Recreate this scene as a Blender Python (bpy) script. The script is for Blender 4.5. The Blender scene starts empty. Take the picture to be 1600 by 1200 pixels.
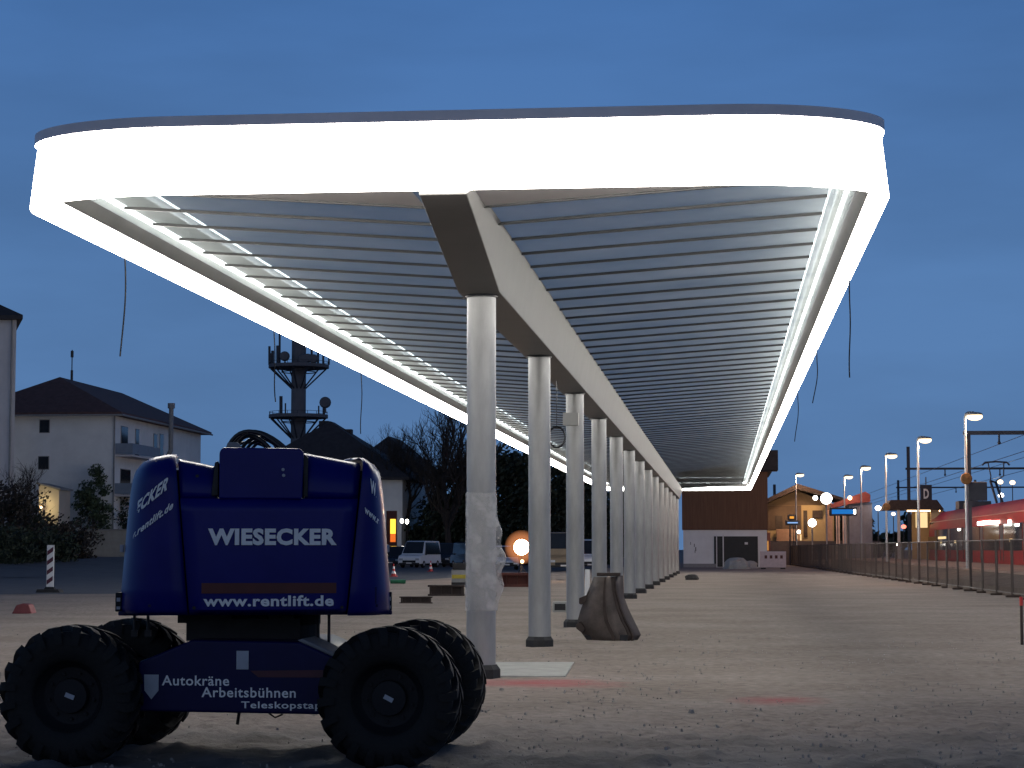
import bpy, bmesh, math, random
from mathutils import Vector, Matrix
from mathutils.bvhtree import BVHTree
R = math.radians
rnd = random.Random(7)
scene = bpy.context.scene
C = scene.collection

# ------------------------------------------------------------------ camera, sky, exposure
H, F = 1.68, 3200.0
YAW, PITCH = math.atan(0.1028), math.atan(257 / F)
cd = bpy.data.cameras.new('camera'); cam = bpy.data.objects.new('camera', cd); C.objects.link(cam)
cd.sensor_width = 36.0; cd.lens = F / 1600 * 36.0; cd.clip_end = 6000; cd.clip_start = 0.1
cam.location = (0, 0, H); cam.rotation_euler = (math.pi / 2 + PITCH, 0, YAW)
scene.camera = cam
scene.view_settings.view_transform = 'Standard'; scene.view_settings.look = 'None'
scene.view_settings.exposure = 0.0; scene.view_settings.gamma = 1.0
scene.cycles.use_denoising = True
scene.cycles.max_bounces = 6; scene.cycles.transparent_max_bounces = 12
scene.cycles.sample_clamp_indirect = 4.0

w = bpy.data.worlds.new('World'); scene.world = w; w.use_nodes = True
nt = w.node_tree; nt.nodes.clear()
SKY_STRENGTH = 1.0
tc = nt.nodes.new('ShaderNodeTexCoord'); sx = nt.nodes.new('ShaderNodeSeparateXYZ')
nt.links.new(tc.outputs['Generated'], sx.inputs[0])
ramp = nt.nodes.new('ShaderNodeValToRGB'); cr = ramp.color_ramp
cr.elements[0].position = 0.0; cr.elements[0].color = (0.098, 0.200, 0.395, 1)
cr.elements[1].position = 1.0; cr.elements[1].color = (0.012, 0.026, 0.070, 1)
e = cr.elements.new(0.13); e.color = (0.084, 0.186, 0.392, 1)
e = cr.elements.new(0.27); e.color = (0.058, 0.154, 0.378, 1)
e = cr.elements.new(0.5); e.color = (0.022, 0.052, 0.130, 1)
nt.links.new(sx.outputs['Z'], ramp.inputs[0])
mp = nt.nodes.new('ShaderNodeMapping'); mp.inputs['Scale'].default_value = (2.0, 2.0, 9.0)
nt.links.new(tc.outputs['Generated'], mp.inputs[0])
nz = nt.nodes.new('ShaderNodeTexNoise'); nz.inputs['Scale'].default_value = 2.2; nz.inputs['Detail'].default_value = 5
nt.links.new(mp.outputs[0], nz.inputs[0])
mr = nt.nodes.new('ShaderNodeMapRange'); mr.inputs[1].default_value = 0.3; mr.inputs[2].default_value = 0.7
mr.inputs[3].default_value = 0.88; mr.inputs[4].default_value = 1.12
nt.links.new(nz.outputs['Fac'], mr.inputs[0])
az = nt.nodes.new('ShaderNodeMapRange'); az.interpolation_type = 'SMOOTHSTEP'; az.inputs[1].default_value = 0.25; az.inputs[2].default_value = -0.9
az.inputs[3].default_value = 0.0; az.inputs[4].default_value = 1.0; nt.links.new(sx.outputs['Y'], az.inputs[0])
lowz = nt.nodes.new('ShaderNodeMapRange'); lowz.interpolation_type = 'SMOOTHSTEP'; lowz.inputs[1].default_value = 0.7; lowz.inputs[2].default_value = 0.0
nt.links.new(sx.outputs['Z'], lowz.inputs[0])
glow = nt.nodes.new('ShaderNodeMath'); glow.operation = 'MULTIPLY'; nt.links.new(az.outputs[0], glow.inputs[0]); nt.links.new(lowz.outputs[0], glow.inputs[1])
dusk = nt.nodes.new('ShaderNodeMix'); dusk.data_type = 'RGBA'; dusk.inputs[7].default_value = (0.25, 0.30, 0.41, 1)
nt.links.new(glow.outputs[0], dusk.inputs[0]); nt.links.new(ramp.outputs[0], dusk.inputs[6])
mx = nt.nodes.new('ShaderNodeVectorMath'); mx.operation = 'SCALE'
nt.links.new(dusk.outputs[2], mx.inputs[0]); nt.links.new(mr.outputs[0], mx.inputs['Scale'])
bg = nt.nodes.new('ShaderNodeBackground'); bg.inputs['Strength'].default_value = SKY_STRENGTH
nt.links.new(mx.outputs[0], bg.inputs[0])
wo = nt.nodes.new('ShaderNodeOutputWorld'); nt.links.new(bg.outputs[0], wo.inputs[0])

fw = Vector((-math.sin(YAW) * math.cos(PITCH), math.cos(YAW) * math.cos(PITCH), math.sin(PITCH)))
rt = Vector((math.cos(YAW), math.sin(YAW), 0)); up = rt.cross(fw)
def at(px, py, Y):
    d = fw + rt * ((px - 800) / F) + up * ((600 - py) / F)
    return Vector((0, 0, H)) + d * (Y / d.y)
def gr(px, py, z=0.0):
    d = fw + rt * ((px - 800) / F) + up * ((600 - py) / F)
    return Vector((0, 0, H)) + d * ((z - H) / d.z)

# ------------------------------------------------------------------ materials
def mat(name, col, rough=0.7, metal=0.0, vary=0.15, scale=3.0, bump=0.0, bscale=40.0, coat=0.0, spec=0.5, alpha=None, col2=None, stretch=None):
    m = bpy.data.materials.new(name); m.use_nodes = True
    t = m.node_tree; b = t.nodes['Principled BSDF']
    b.inputs['Roughness'].default_value = rough; b.inputs['Metallic'].default_value = metal
    b.inputs['Specular IOR Level'].default_value = spec
    b.inputs['Coat Weight'].default_value = coat; b.inputs['Coat Roughness'].default_value = 0.08
    tcn = t.nodes.new('ShaderNodeTexCoord'); src = tcn.outputs['Object']
    if stretch:
        mpn = t.nodes.new('ShaderNodeMapping'); mpn.inputs['Scale'].default_value = stretch
        t.links.new(src, mpn.inputs[0]); src = mpn.outputs[0]
    n = t.nodes.new('ShaderNodeTexNoise'); n.inputs['Scale'].default_value = scale; n.inputs['Detail'].default_value = 6
    n.inputs['Roughness'].default_value = 0.65
    t.links.new(src, n.inputs[0])
    r = t.nodes.new('ShaderNodeValToRGB')
    c1 = [max(0, c * (1 - vary)) for c in col]; c2 = col2 or [min(1, c * (1 + vary)) for c in col]
    r.color_ramp.elements[0].position = 0.3; r.color_ramp.elements[1].position = 0.7
    r.color_ramp.elements[0].color = (*c1, 1); r.color_ramp.elements[1].color = (*c2, 1)
    t.links.new(n.outputs['Fac'], r.inputs[0]); t.links.new(r.outputs[0], b.inputs['Base Color'])
    if bump:
        n2 = t.nodes.new('ShaderNodeTexNoise'); n2.inputs['Scale'].default_value = bscale; n2.inputs['Detail'].default_value = 4
        t.links.new(src, n2.inputs[0])
        bp = t.nodes.new('ShaderNodeBump'); bp.inputs['Strength'].default_value = bump; bp.inputs['Distance'].default_value = 0.02
        t.links.new(n2.outputs['Fac'], bp.inputs['Height']); t.links.new(bp.outputs[0], b.inputs['Normal'])
    if alpha is not None: b.inputs['Alpha'].default_value = alpha
    return m
def emit(name, col, s):
    m = bpy.data.materials.new(name); m.use_nodes = True; t = m.node_tree; t.nodes.clear()
    em = t.nodes.new('ShaderNodeEmission'); em.inputs[0].default_value = (*col, 1); em.inputs[1].default_value = s
    o = t.nodes.new('ShaderNodeOutputMaterial'); t.links.new(em.outputs[0], o.inputs[0]); return m
M = {}
M['steel'] = mat('galvanised_steel', (0.34, 0.34, 0.335), 0.42, 0.5, 0.22, 2.5, 0.05, 60, stretch=(1, 1, 0.25))
M['dark_soffit'] = mat('dark_soffit_metal', (0.055, 0.055, 0.055), 0.6, 0.1, 0.15, 1.0, spec=0.3)
M['end'] = mat('pale_end_panel', (0.72, 0.71, 0.72), 0.5, 0.1, 0.06, 1.0)
M['beam'] = mat('painted_beam_steel', (0.14, 0.138, 0.136), 0.5, 0.2, 0.08, 1.5)
M['purlin'] = mat('purlin_metal', (0.07, 0.07, 0.07), 0.35, 0.6, 0.15, 2)
M['cap'] = mat('cap_metal', (0.85, 0.83, 0.86), 0.5, 0.0, 0.12, 0.8)
M['soffit'] = mat('soffit_metal', (0.36, 0.36, 0.35), 0.5, 0.3, 0.1, 1.0)
M['black'] = mat('black_rubber', (0.018, 0.018, 0.02), 0.75, 0, 0.3, 8, 0.2, 50)
M['tyre'] = mat('tyre_rubber', (0.0032, 0.0032, 0.0036), 0.75, 0, 0.35, 6, 0.25, 40)
M['rim'] = mat('rim_paint', (0.004, 0.004, 0.007), 0.7, 0.0, 0.2, 4)
M['dark_steel'] = mat('dark_steel', (0.03, 0.03, 0.033), 0.5, 0.5, 0.3, 6)
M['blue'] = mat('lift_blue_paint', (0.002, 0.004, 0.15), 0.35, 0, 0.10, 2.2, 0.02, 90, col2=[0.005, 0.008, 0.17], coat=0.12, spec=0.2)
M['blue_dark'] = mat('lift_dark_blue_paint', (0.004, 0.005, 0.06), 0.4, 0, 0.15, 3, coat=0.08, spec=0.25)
M['letter'] = mat('white_lettering', (0.93, 0.92, 0.90), 0.4, 0, 0.06, 9)
M['stripe'] = mat('red_stripe', (0.10, 0.014, 0.010), 0.45, 0, 0.2, 5)
M['stripe_dark'] = mat('dark_red_stripe', (0.075, 0.012, 0.026), 0.45, 0, 0.2, 5)
M['sticker'] = mat('grey_sticker', (0.42, 0.45, 0.5), 0.5, 0, 0.15, 6)
M['concrete'] = mat('concrete', (0.38, 0.38, 0.36), 0.9, 0, 0.18, 2.5, 0.3, 30)
M['rust'] = mat('rusty_steel', (0.075, 0.058, 0.050), 0.6, 0.3, 0.4, 2.6, 0.25, 30, col2=[0.135, 0.108, 0.095])
M['rust_red'] = mat('red_primer_steel', (0.12, 0.035, 0.025), 0.7, 0.1, 0.3, 4, 0.2, 30)
M['rust_dark'] = mat('dark_rust', (0.05, 0.035, 0.03), 0.7, 0.2, 0.35, 4, 0.2, 30)
M['wall_white'] = mat('white_render', (0.78, 0.79, 0.78), 0.9, 0, 0.08, 0.6, 0.15, 20)
M['wall_grey'] = mat('grey_render', (0.60, 0.57, 0.57), 0.9, 0, 0.1, 0.6, 0.15, 20)
M['wall_cream'] = mat('cream_render', (0.50, 0.44, 0.36), 0.9, 0, 0.1, 0.6, 0.15, 20)
M['roof'] = mat('brown_roof_tile', (0.11, 0.060, 0.054), 0.8, 0, 0.25, 2.5, 0.4, 12)
M['roof_dark'] = mat('dark_roof_tile', (0.04, 0.036, 0.04), 0.8, 0, 0.25, 2.5, 0.4, 12)
M['wood'] = mat('brown_cladding', (0.15, 0.075, 0.04), 0.75, 0, 0.25, 3, 0.2, 8, stretch=(3, 3, 0.15))
M['pane'] = mat('dark_window_glass', (0.02, 0.024, 0.03), 0.08, 0, 0.1, 2)
M['balcony'] = mat('balcony_panel', (0.20, 0.25, 0.32), 0.6, 0, 0.1, 2)
M['bark'] = mat('bark', (0.035, 0.028, 0.024), 0.9, 0, 0.3, 6, 0.4, 30)
M['leaf'] = mat('dark_leaves', (0.022, 0.034, 0.018), 0.7, 0, 0.5, 1.2)
M['leaf2'] = mat('green_leaves', (0.05, 0.075, 0.035), 0.7, 0, 0.5, 1.2)
M['leaf_red'] = mat('brown_leaves', (0.035, 0.026, 0.018), 0.7, 0, 0.5, 1.2)
M['white_paint'] = mat('white_paint', (0.68, 0.68, 0.68), 0.5, 0, 0.1, 3)
M['red_paint'] = mat('red_paint', (0.45, 0.03, 0.025), 0.5, 0, 0.15, 3)
M['pink_white'] = mat('barrier_board', (0.62, 0.50, 0.50), 0.6, 0, 0.12, 4)
M['green'] = mat('green_plastic', (0.02, 0.13, 0.06), 0.5, 0, 0.2, 5)
M['yellow'] = mat('yellow_paint', (0.42, 0.33, 0.03), 0.5, 0, 0.2, 5)
M['grey_paint'] = mat('grey_paint', (0.25, 0.25, 0.25), 0.6, 0, 0.15, 4)
M['car_white'] = mat('silver_white_car_paint', (0.80, 0.82, 0.85), 0.3, 0.1, 0.04, 2, coat=0.5)
M['car_dark'] = mat('dark_car_paint', (0.016, 0.022, 0.036), 0.25, 0.1, 0.1, 2, coat=0.6)
M['car_grey'] = mat('grey_car_paint', (0.035, 0.045, 0.06), 0.3, 0.2, 0.1, 2, coat=0.5)
M['car_tan'] = mat('tan_truck_paint', (0.22, 0.17, 0.11), 0.5, 0, 0.12, 2)
M['train_red'] = mat('train_red_paint', (0.42, 0.012, 0.010), 0.5, 0, 0.08, 0.6, coat=0.05, spec=0.25)
M['train_roof'] = mat('train_roof_paint', (0.30, 0.022, 0.035), 0.65, 0, 0.12, 0.6, spec=0.25)
M['tan_wall'] = mat('station_wall', (0.46, 0.33, 0.17), 0.85, 0, 0.12, 0.8)
M['brown'] = mat('brown_speaker', (0.22, 0.10, 0.025), 0.6, 0, 0.2, 4)
M['post'] = mat('light_grey_post', (0.50, 0.50, 0.50), 0.45, 0.3, 0.1, 2)
M['dark_post'] = mat('dark_catenary_steel', (0.05, 0.055, 0.07), 0.6, 0.3, 0.2, 2)
M['mast'] = mat('mast_concrete', (0.13, 0.13, 0.145), 0.9, 0, 0.15, 0.8)
M['wire'] = mat('fence_wire', (0.07, 0.055, 0.05), 0.6, 0.3, 0.2, 4)
M['wood_pale'] = mat('pale_weathered_panel', (0.36, 0.34, 0.30), 0.8, 0, 0.12, 2, 0.1, 20)
M['soil'] = mat('brown_soil', (0.105, 0.08, 0.065), 0.95, 0, 0.35, 0.9, 0.8, 6)
M['ballast'] = mat('platform_paving', (0.30, 0.20, 0.16), 0.8, 0, 0.15, 1.0)
M['asphalt'] = mat('asphalt', (0.075, 0.08, 0.09), 0.85, 0, 0.25, 0.8, 0.3, 40)
M['cable'] = mat('black_cable', (0.008, 0.008, 0.01), 0.35, 0, 0.2, 8)
M['fascia'] = emit('lit_fascia_membrane', (1.0, 0.955, 0.885), 19.5)
M['led'] = emit('led_strip', (1.0, 0.97, 0.92), 15.0)
M['led_dim'] = emit('upper_led_strip', (0.97, 1.0, 0.95), 9.0)
M['lamp'] = emit('lamp_glow', (1.0, 0.76, 0.46), 2.6)
M['lamp_white'] = emit('white_lamp_glow', (1.0, 0.95, 0.85), 12.0)
M['lamp_warm'] = emit('warm_lamp_glow', (1.0, 0.62, 0.3), 9.0)
M['sign_blue'] = emit('blue_display', (0.02, 0.20, 0.62), 0.9)
M['sign_pale'] = emit('pale_blue_display', (0.28, 0.48, 0.85), 1.0)
M['sign_orange'] = emit('orange_display', (1.0, 0.42, 0.06), 1.0)
M['sign_yellow'] = emit('yellow_display', (1.0, 0.55, 0.05), 2.2)
M['beacon'] = emit('work_lamp', (1.0, 0.62, 0.36), 60.0)
M['win_lit'] = emit('lit_window', (1.0, 0.72, 0.36), 1.1)

def glass_mat():
    m = bpy.data.materials.new('canopy_glass'); m.use_nodes = True; t = m.node_tree; b = t.nodes['Principled BSDF']
    b.inputs['Roughness'].default_value = 0.5; b.inputs['Specular IOR Level'].default_value = 0.0
    tcn = t.nodes.new('ShaderNodeTexCoord')
    br = t.nodes.new('ShaderNodeTexNoise'); br.inputs['Scale'].default_value = 0.55; br.inputs['Detail'].default_value = 3
    t.links.new(tcn.outputs['Object'], br.inputs[0])
    r = t.nodes.new('ShaderNodeValToRGB')
    r.color_ramp.elements[0].position = 0.3; r.color_ramp.elements[1].position = 0.7
    r.color_ramp.elements[0].color = (0.40, 0.46, 0.47, 1); r.color_ramp.elements[1].color = (0.60, 0.66, 0.66, 1)
    t.links.new(br.outputs['Fac'], r.inputs[0]); t.links.new(r.outputs[0], b.inputs['Base Color'])
    tr = t.nodes.new('ShaderNodeBsdfTransparent'); tr.inputs[0].default_value = (0.72, 0.82, 0.88, 1)
    mix = t.nodes.new('ShaderNodeMixShader'); mix.inputs[0].default_value = 0.74
    out = t.nodes['Material Output']
    t.links.new(tr.outputs[0], mix.inputs[1]); t.links.new(b.outputs[0], mix.inputs[2]); t.links.new(mix.outputs[0], out.inputs[0])
    return m
M['glass'] = glass_mat()
def film_mat():
    m = bpy.data.materials.new('plastic_film'); m.use_nodes = True; t = m.node_tree; b = t.nodes['Principled BSDF']
    b.inputs['Roughness'].default_value = 0.3; b.inputs['Base Color'].default_value = (0.62, 0.62, 0.63, 1)
    n = t.nodes.new('ShaderNodeTexNoise'); n.inputs['Scale'].default_value = 5; n.inputs['Detail'].default_value = 5
    tcn = t.nodes.new('ShaderNodeTexCoord'); t.links.new(tcn.outputs['Object'], n.inputs[0])
    r = t.nodes.new('ShaderNodeMapRange'); r.inputs[1].default_value = 0.3; r.inputs[2].default_value = 0.7
    r.inputs[3].default_value = 0.12; r.inputs[4].default_value = 0.55
    t.links.new(n.outputs['Fac'], r.inputs[0])
    tr = t.nodes.new('ShaderNodeBsdfTransparent'); mix = t.nodes.new('ShaderNodeMixShader')
    t.links.new(r.outputs[0], mix.inputs[0]); t.links.new(tr.outputs[0], mix.inputs[1]); t.links.new(b.outputs[0], mix.inputs[2])
    t.links.new(mix.outputs[0], t.nodes['Material Output'].inputs[0]); return m
M['film'] = film_mat()
def ground_mat():
    m = bpy.data.materials.new('gravel_ground'); m.use_nodes = True; t = m.node_tree; b = t.nodes['Principled BSDF']
    b.inputs['Roughness'].default_value = 0.95; b.inputs['Specular IOR Level'].default_value = 0.2
    tcn = t.nodes.new('ShaderNodeTexCoord'); P = tcn.outputs['Object']
    def noise(s, d=6, st=None):
        src = P
        if st:
            mpn = t.nodes.new('ShaderNodeMapping'); mpn.inputs['Scale'].default_value = st; t.links.new(P, mpn.inputs[0]); src = mpn.outputs[0]
        n = t.nodes.new('ShaderNodeTexNoise'); n.inputs['Scale'].default_value = s; n.inputs['Detail'].default_value = d
        n.inputs['Roughness'].default_value = 0.6; t.links.new(src, n.inputs[0]); return n.outputs['Fac']
    def rampn(fac, a, b_, p0=0.35, p1=0.65):
        r = t.nodes.new('ShaderNodeValToRGB'); r.color_ramp.elements[0].position = p0; r.color_ramp.elements[1].position = p1
        r.color_ramp.elements[0].color = (*a, 1); r.color_ramp.elements[1].color = (*b_, 1); t.links.new(fac, r.inputs[0]); return r.outputs[0]
    def mixc(f, a, b_, mode='MIX'):
        x = t.nodes.new('ShaderNodeMix'); x.data_type = 'RGBA'; x.blend_type = mode
        if isinstance(f, float): x.inputs[0].default_value = f
        else: t.links.new(f, x.inputs[0])
        t.links.new(a, x.inputs[6]); t.links.new(b_, x.inputs[7]); return x.outputs[2]
    base = rampn(noise(0.35), (0.262, 0.220, 0.190), (0.352, 0.300, 0.262))
    fine = rampn(noise(7.0, 8), (0.62, 0.62, 0.62), (1.15, 1.15, 1.15), 0.25, 0.75)
    col = mixc(1.0, base, fine, 'MULTIPLY')
    # darker mottled ground towards the near end, with an uneven edge
    sep = t.nodes.new('ShaderNodeSeparateXYZ'); t.links.new(P, sep.inputs[0])
    dn = noise(1.1, 7, (0.6, 1.0, 1)); dark = rampn(dn, (0.085, 0.083, 0.082), (0.235, 0.225, 0.215))
    ad = t.nodes.new('ShaderNodeMath'); ad.operation = 'MULTIPLY_ADD'; ad.inputs[1].default_value = 5.0
    t.links.new(noise(0.4, 5), ad.inputs[0]); t.links.new(sep.outputs['Y'], ad.inputs[2])
    f = t.nodes.new('ShaderNodeMapRange'); f.inputs[1].default_value = 22.6; f.inputs[2].default_value = 18.6
    f.inputs[3].default_value = 0.0; f.inputs[4].default_value = 1.0; t.links.new(ad.outputs[0], f.inputs[0])
    col = mixc(f.outputs[0], col, dark)
    # red marking powder sprayed on the ground by the first column and further right
    def blob(cx, cy, rx, ry, amount):
        mpn = t.nodes.new('ShaderNodeMapping'); mpn.vector_type = 'POINT'
        mpn.inputs['Scale'].default_value = (1 / rx, 1 / ry, 1); mpn.inputs['Location'].default_value = (-cx / rx, -cy / ry, 0)
        t.links.new(P, mpn.inputs[0])
        l = t.nodes.new('ShaderNodeVectorMath'); l.operation = 'LENGTH'; t.links.new(mpn.outputs[0], l.inputs[0])
        a = t.nodes.new('ShaderNodeMath'); a.operation = 'MULTIPLY_ADD'; a.inputs[1].default_value = 1.1
        t.links.new(noise(2.5, 6), a.inputs[0]); t.links.new(l.outputs['Value'], a.inputs[2])
        mrn = t.nodes.new('ShaderNodeMapRange'); mrn.inputs[1].default_value = 1.7; mrn.inputs[2].default_value = 0.5
        mrn.inputs[3].default_value = 0.0; mrn.inputs[4].default_value = amount; t.links.new(a.outputs[0], mrn.inputs[0]); return mrn.outputs[0]
    red = t.nodes.new('ShaderNodeRGB'); red.outputs[0].default_value = (0.40, 0.085, 0.095, 1)
    g = gr(840, 1070); col = mixc(blob(g.x, g.y, 1.1, 0.9, 0.9), col, red.outputs[0])
    g = gr(1215, 1098); col = mixc(blob(g.x, g.y, 0.55, 0.7, 0.7), col, red.outputs[0])
    t.links.new(col, b.inputs['Base Color'])
    bp = t.nodes.new('ShaderNodeBump'); bp.inputs['Strength'].default_value = 0.9; bp.inputs['Distance'].default_value = 0.06
    t.links.new(noise(5.0, 8), bp.inputs['Height']); t.links.new(bp.outputs[0], b.inputs['Normal'])
    return m
M['ground'] = ground_mat()

# ------------------------------------------------------------------ mesh helpers
class MB:
    def __init__(s): s.v = []; s.f = []
    def add(s, vs, fs):
        o = len(s.v); s.v += [tuple(x) for x in vs]; s.f += [tuple(i + o for i in f) for f in fs]; return s
    def box(s, c, d, rz=0.0):
        hx, hy, hz = d[0] / 2, d[1] / 2, d[2] / 2; cs, sn = math.cos(rz), math.sin(rz); vs = []
        for z in (-hz, hz):
            for x, y in ((-hx, -hy), (hx, -hy), (hx, hy), (-hx, hy)):
                vs.append((c[0] + x * cs - y * sn, c[1] + x * sn + y * cs, c[2] + z))
        return s.add(vs, [(3, 2, 1, 0), (4, 5, 6, 7), (0, 1, 5, 4), (1, 2, 6, 5), (2, 3, 7, 6), (3, 0, 4, 7)])
    def bx(s, x0, x1, y0, y1, z0, z1): return s.box(((x0 + x1) / 2, (y0 + y1) / 2, (z0 + z1) / 2), (x1 - x0, y1 - y0, z1 - z0))
    def tube(s, pts, r, n=6, r1=None, cap=True):
        pts = [Vector(p) for p in pts]; k = len(pts); vs = []; fs = []
        prev = None
        for i, p in enumerate(pts):
            d = (pts[min(i + 1, k - 1)] - pts[max(i - 1, 0)]).normalized()
            if prev is None:
                a = Vector((0, 0, 1)) if abs(d.z) < 0.9 else Vector((1, 0, 0))
                u = d.cross(a).normalized()
            else:
                u = (prev - d * prev.dot(d)).normalized()
            prev = u; v = d.cross(u)
            rr = r if r1 is None else r + (r1 - r) * i / max(1, k - 1)
            for j in range(n):
                a = 2 * math.pi * j / n; vs.append(p + (u * math.cos(a) + v * math.sin(a)) * rr)
        for i in range(k - 1):
            for j in range(n):
                j2 = (j + 1) % n; fs.append((i * n + j, i * n + j2, (i + 1) * n + j2, (i + 1) * n + j))
        if cap: fs.append(tuple(reversed(range(n)))); fs.append(tuple(range((k - 1) * n, k * n)))
        return s.add(vs, fs)
    def prism(s, poly, y0, y1, axis='y'):
        # polygon given as (x, z), extruded along y
        n = len(poly)
        def P(a, b, t): return (a, t, b) if axis == 'y' else ((t, a, b) if axis == 'x' else (a, b, t))
        vs = [P(a, b, y0) for a, b in poly] + [P(a, b, y1) for a, b in poly]
        fs = [tuple(range(n)), tuple(reversed(range(n, 2 * n)))] + [(i, i + n, (i + 1) % n + n, (i + 1) % n) for i in range(n)]
        return s.add(vs, fs)
    def lathe(s, prof, c, axis='z', n=24):
        # profile (radius, height) round an axis through c
        vs = []; fs = []
        for r, h in prof:
            for j in range(n):
                a = 2 * math.pi * j / n; x, y = r * math.cos(a), r * math.sin(a)
                vs.append({'z': (c[0] + x, c[1] + y, c[2] + h), 'y': (c[0] + x, c[1] + h, c[2] + y), 'x': (c[0] + h, c[1] + x, c[2] + y)}[axis])
        for i in range(len(prof) - 1):
            for j in range(n):
                j2 = (j + 1) % n; fs.append((i * n + j, i * n + j2, (i + 1) * n + j2, (i + 1) * n + j))
        return s.add(vs, fs)
    def grid(s, rows, closed=False):
        n = len(rows[0]); vs = [p for r in rows for p in r]; fs = []
        for i in range(len(rows) - 1):
            for j in range(n if closed else n - 1):
                j2 = (j + 1) % n; fs.append((i * n + j, i * n + j2, (i + 1) * n + j2, (i + 1) * n + j))
        return s.add(vs, fs)
    def ball(s, c, r, n=12, m=8, sc=(1, 1, 1)):
        rows = []
        for i in range(m + 1):
            t = math.pi * i / m
            rows.append([(c[0] + sc[0] * r * math.sin(t) * math.cos(2 * math.pi * j / n), c[1] + sc[1] * r * math.sin(t) * math.sin(2 * math.pi * j / n), c[2] + sc[2] * r * math.cos(t)) for j in range(n)])
        return s.grid(rows, True)
    def build(s, name, m, parent=None, world=False, smooth=False, bevel=0.0, seg=2, solid=0.0, fix=True):
        me = bpy.data.meshes.new(name)
        vs = s.v
        if world and parent is not None:
            l = parent.location; vs = [(v[0] - l.x, v[1] - l.y, v[2] - l.z) for v in vs]
        me.from_pydata(vs, [], s.f); me.materials.append(m)
        if fix:
            b = bmesh.new(); b.from_mesh(me); bmesh.ops.recalc_face_normals(b, faces=b.faces); b.to_mesh(me); b.free()
        if smooth:
            for p in me.polygons: p.use_smooth = True
        o = bpy.data.objects.new(name, me); C.objects.link(o)
        if parent is not None: o.parent = parent
        if solid:
            md = o.modifiers.new('thickness', 'SOLIDIFY'); md.thickness = solid; md.offset = 0
        if bevel:
            md = o.modifiers.new('bevel', 'BEVEL'); md.width = bevel; md.segments = seg; md.limit_method = 'ANGLE'; md.angle_limit = R(35)
            for p in me.polygons: p.use_smooth = True
            we = o.modifiers.new('wn', 'WEIGHTED_NORMAL')
        elif smooth:
            try: me.set_sharp_from_angle(angle=R(40))
            except Exception: pass
        return o
def tag(o, label, cat, group=None, kind=None):
    o['label'] = label; o['category'] = cat
    if group: o['group'] = group
    if kind: o['kind'] = kind
    return o
def struct(o, kind='structure'): o['kind'] = kind; return o
def thing(name, label, cat, loc=(0, 0, 0), rz=0.0, group=None):
    o = bpy.data.objects.new(name, None); C.objects.link(o); o.location = loc; o.rotation_euler = (0, 0, rz)
    o.empty_display_size = 0.2
    return tag(o, label, cat, group)
def kids(o): return [c for c in bpy.data.objects if c.parent == o]
def copy_tree(o, parent=None):
    c = o.copy(); C.objects.link(c)
    if parent is not None: c.parent = parent
    for ch in list(o.children): copy_tree(ch, c)
    return c
def text_geo(s, weight=0.0, res=3, sp=1.08):
    cu = bpy.data.curves.new('t', 'FONT'); cu.body = s; cu.offset = weight; cu.resolution_u = res; cu.space_character = sp; cu.fill_mode = 'FRONT'
    ob = bpy.data.objects.new('t', cu); C.objects.link(ob); bpy.context.view_layer.update()
    me = bpy.data.meshes.new_from_object(ob.evaluated_get(bpy.context.evaluated_depsgraph_get()))
    b = bmesh.new(); b.from_mesh(me); bmesh.ops.triangulate(b, faces=b.faces)
    vs = [v.co.copy() for v in b.verts]; fs = [tuple(v.index for v in f.verts) for f in b.faces]; b.free()
    C.objects.unlink(ob); bpy.data.objects.remove(ob); bpy.data.curves.remove(cu); bpy.data.meshes.remove(me)
    x0 = min(v.x for v in vs); x1 = max(v.x for v in vs); y0 = min(v.y for v in vs); y1 = max(v.y for v in vs)
    return [((v.x - x0) / (x1 - x0), (v.y - y0) / (y1 - y0)) for v in vs], fs

# ------------------------------------------------------------------ ground
from mathutils import noise as mn
g = MB(); g.add([(-1500, -300, 0), (1500, -300, 0), (1500, 2500, 0), (-1500, 2500, 0)], [(0, 1, 2, 3)])
ys_ = [12.0]
while ys_[-1] < 70: ys_.append(ys_[-1] * 1.0052 + 0.004)
rows = []
for Y in ys_:
    row = []; fade = max(0, min(1, (70 - Y) / 20)); x0_, x1_ = -0.36 * Y - 1, 0.17 * Y + 1.5
    for k in range(181):
        x = x0_ + (x1_ - x0_) * k / 180; near = max(0, min(1, (21.5 - Y + 2.5 * mn.noise((x * .35, Y * .35, 3))) / 2.5))
        z = 0.020 * mn.noise((x * .5, Y * .5, 0)) + 0.012 * mn.noise((x * 2.1, Y * 2.1, 5)) + 0.026 * near * mn.noise((x * 4.5, Y * 4.5, 9)) + (0.008 + 0.024 * near) * mn.noise((x * 8.5, Y * 8.5, 2))
        z += 0.09 * near * max(0, mn.noise((x * 2.6, Y * 2.0, 14)) - .15)
        row.append((x, Y, 0.004 + max(0, z + 0.016) * fade))
    rows.append(row)
g.grid(rows)
go = g.build('ground', M['ground'], smooth=True, fix=False); struct(go)
b = MB()
pts = [gr(-400, 931), gr(180, 928), gr(420, 916), gr(620, 908), gr(740, 901), gr(850, 895), gr(1000, 884), gr(1040, 872), gr(-800, 868)]
b.add([(p.x, p.y, 0.006) for p in pts], [tuple(range(len(pts)))]); struct(b.build('road', M['asphalt']))
b = MB()   # low verge rising to the hedges at the left
rows = []
for Y, z in ((112, 0.0), (125, 0.35), (140, 0.8), (158, 1.0), (330, 1.0)):
    rows.append([(x, Y + 3 * math.sin(x * 0.3), max(-0.05, z + 0.12 * math.sin(x * 0.7 + Y) - (0.05 if z == 0 else 0)) * max(0, min(1, (-30 - x) / 8))) for x in [-130 + i * 5 for i in range(21)]])
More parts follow.
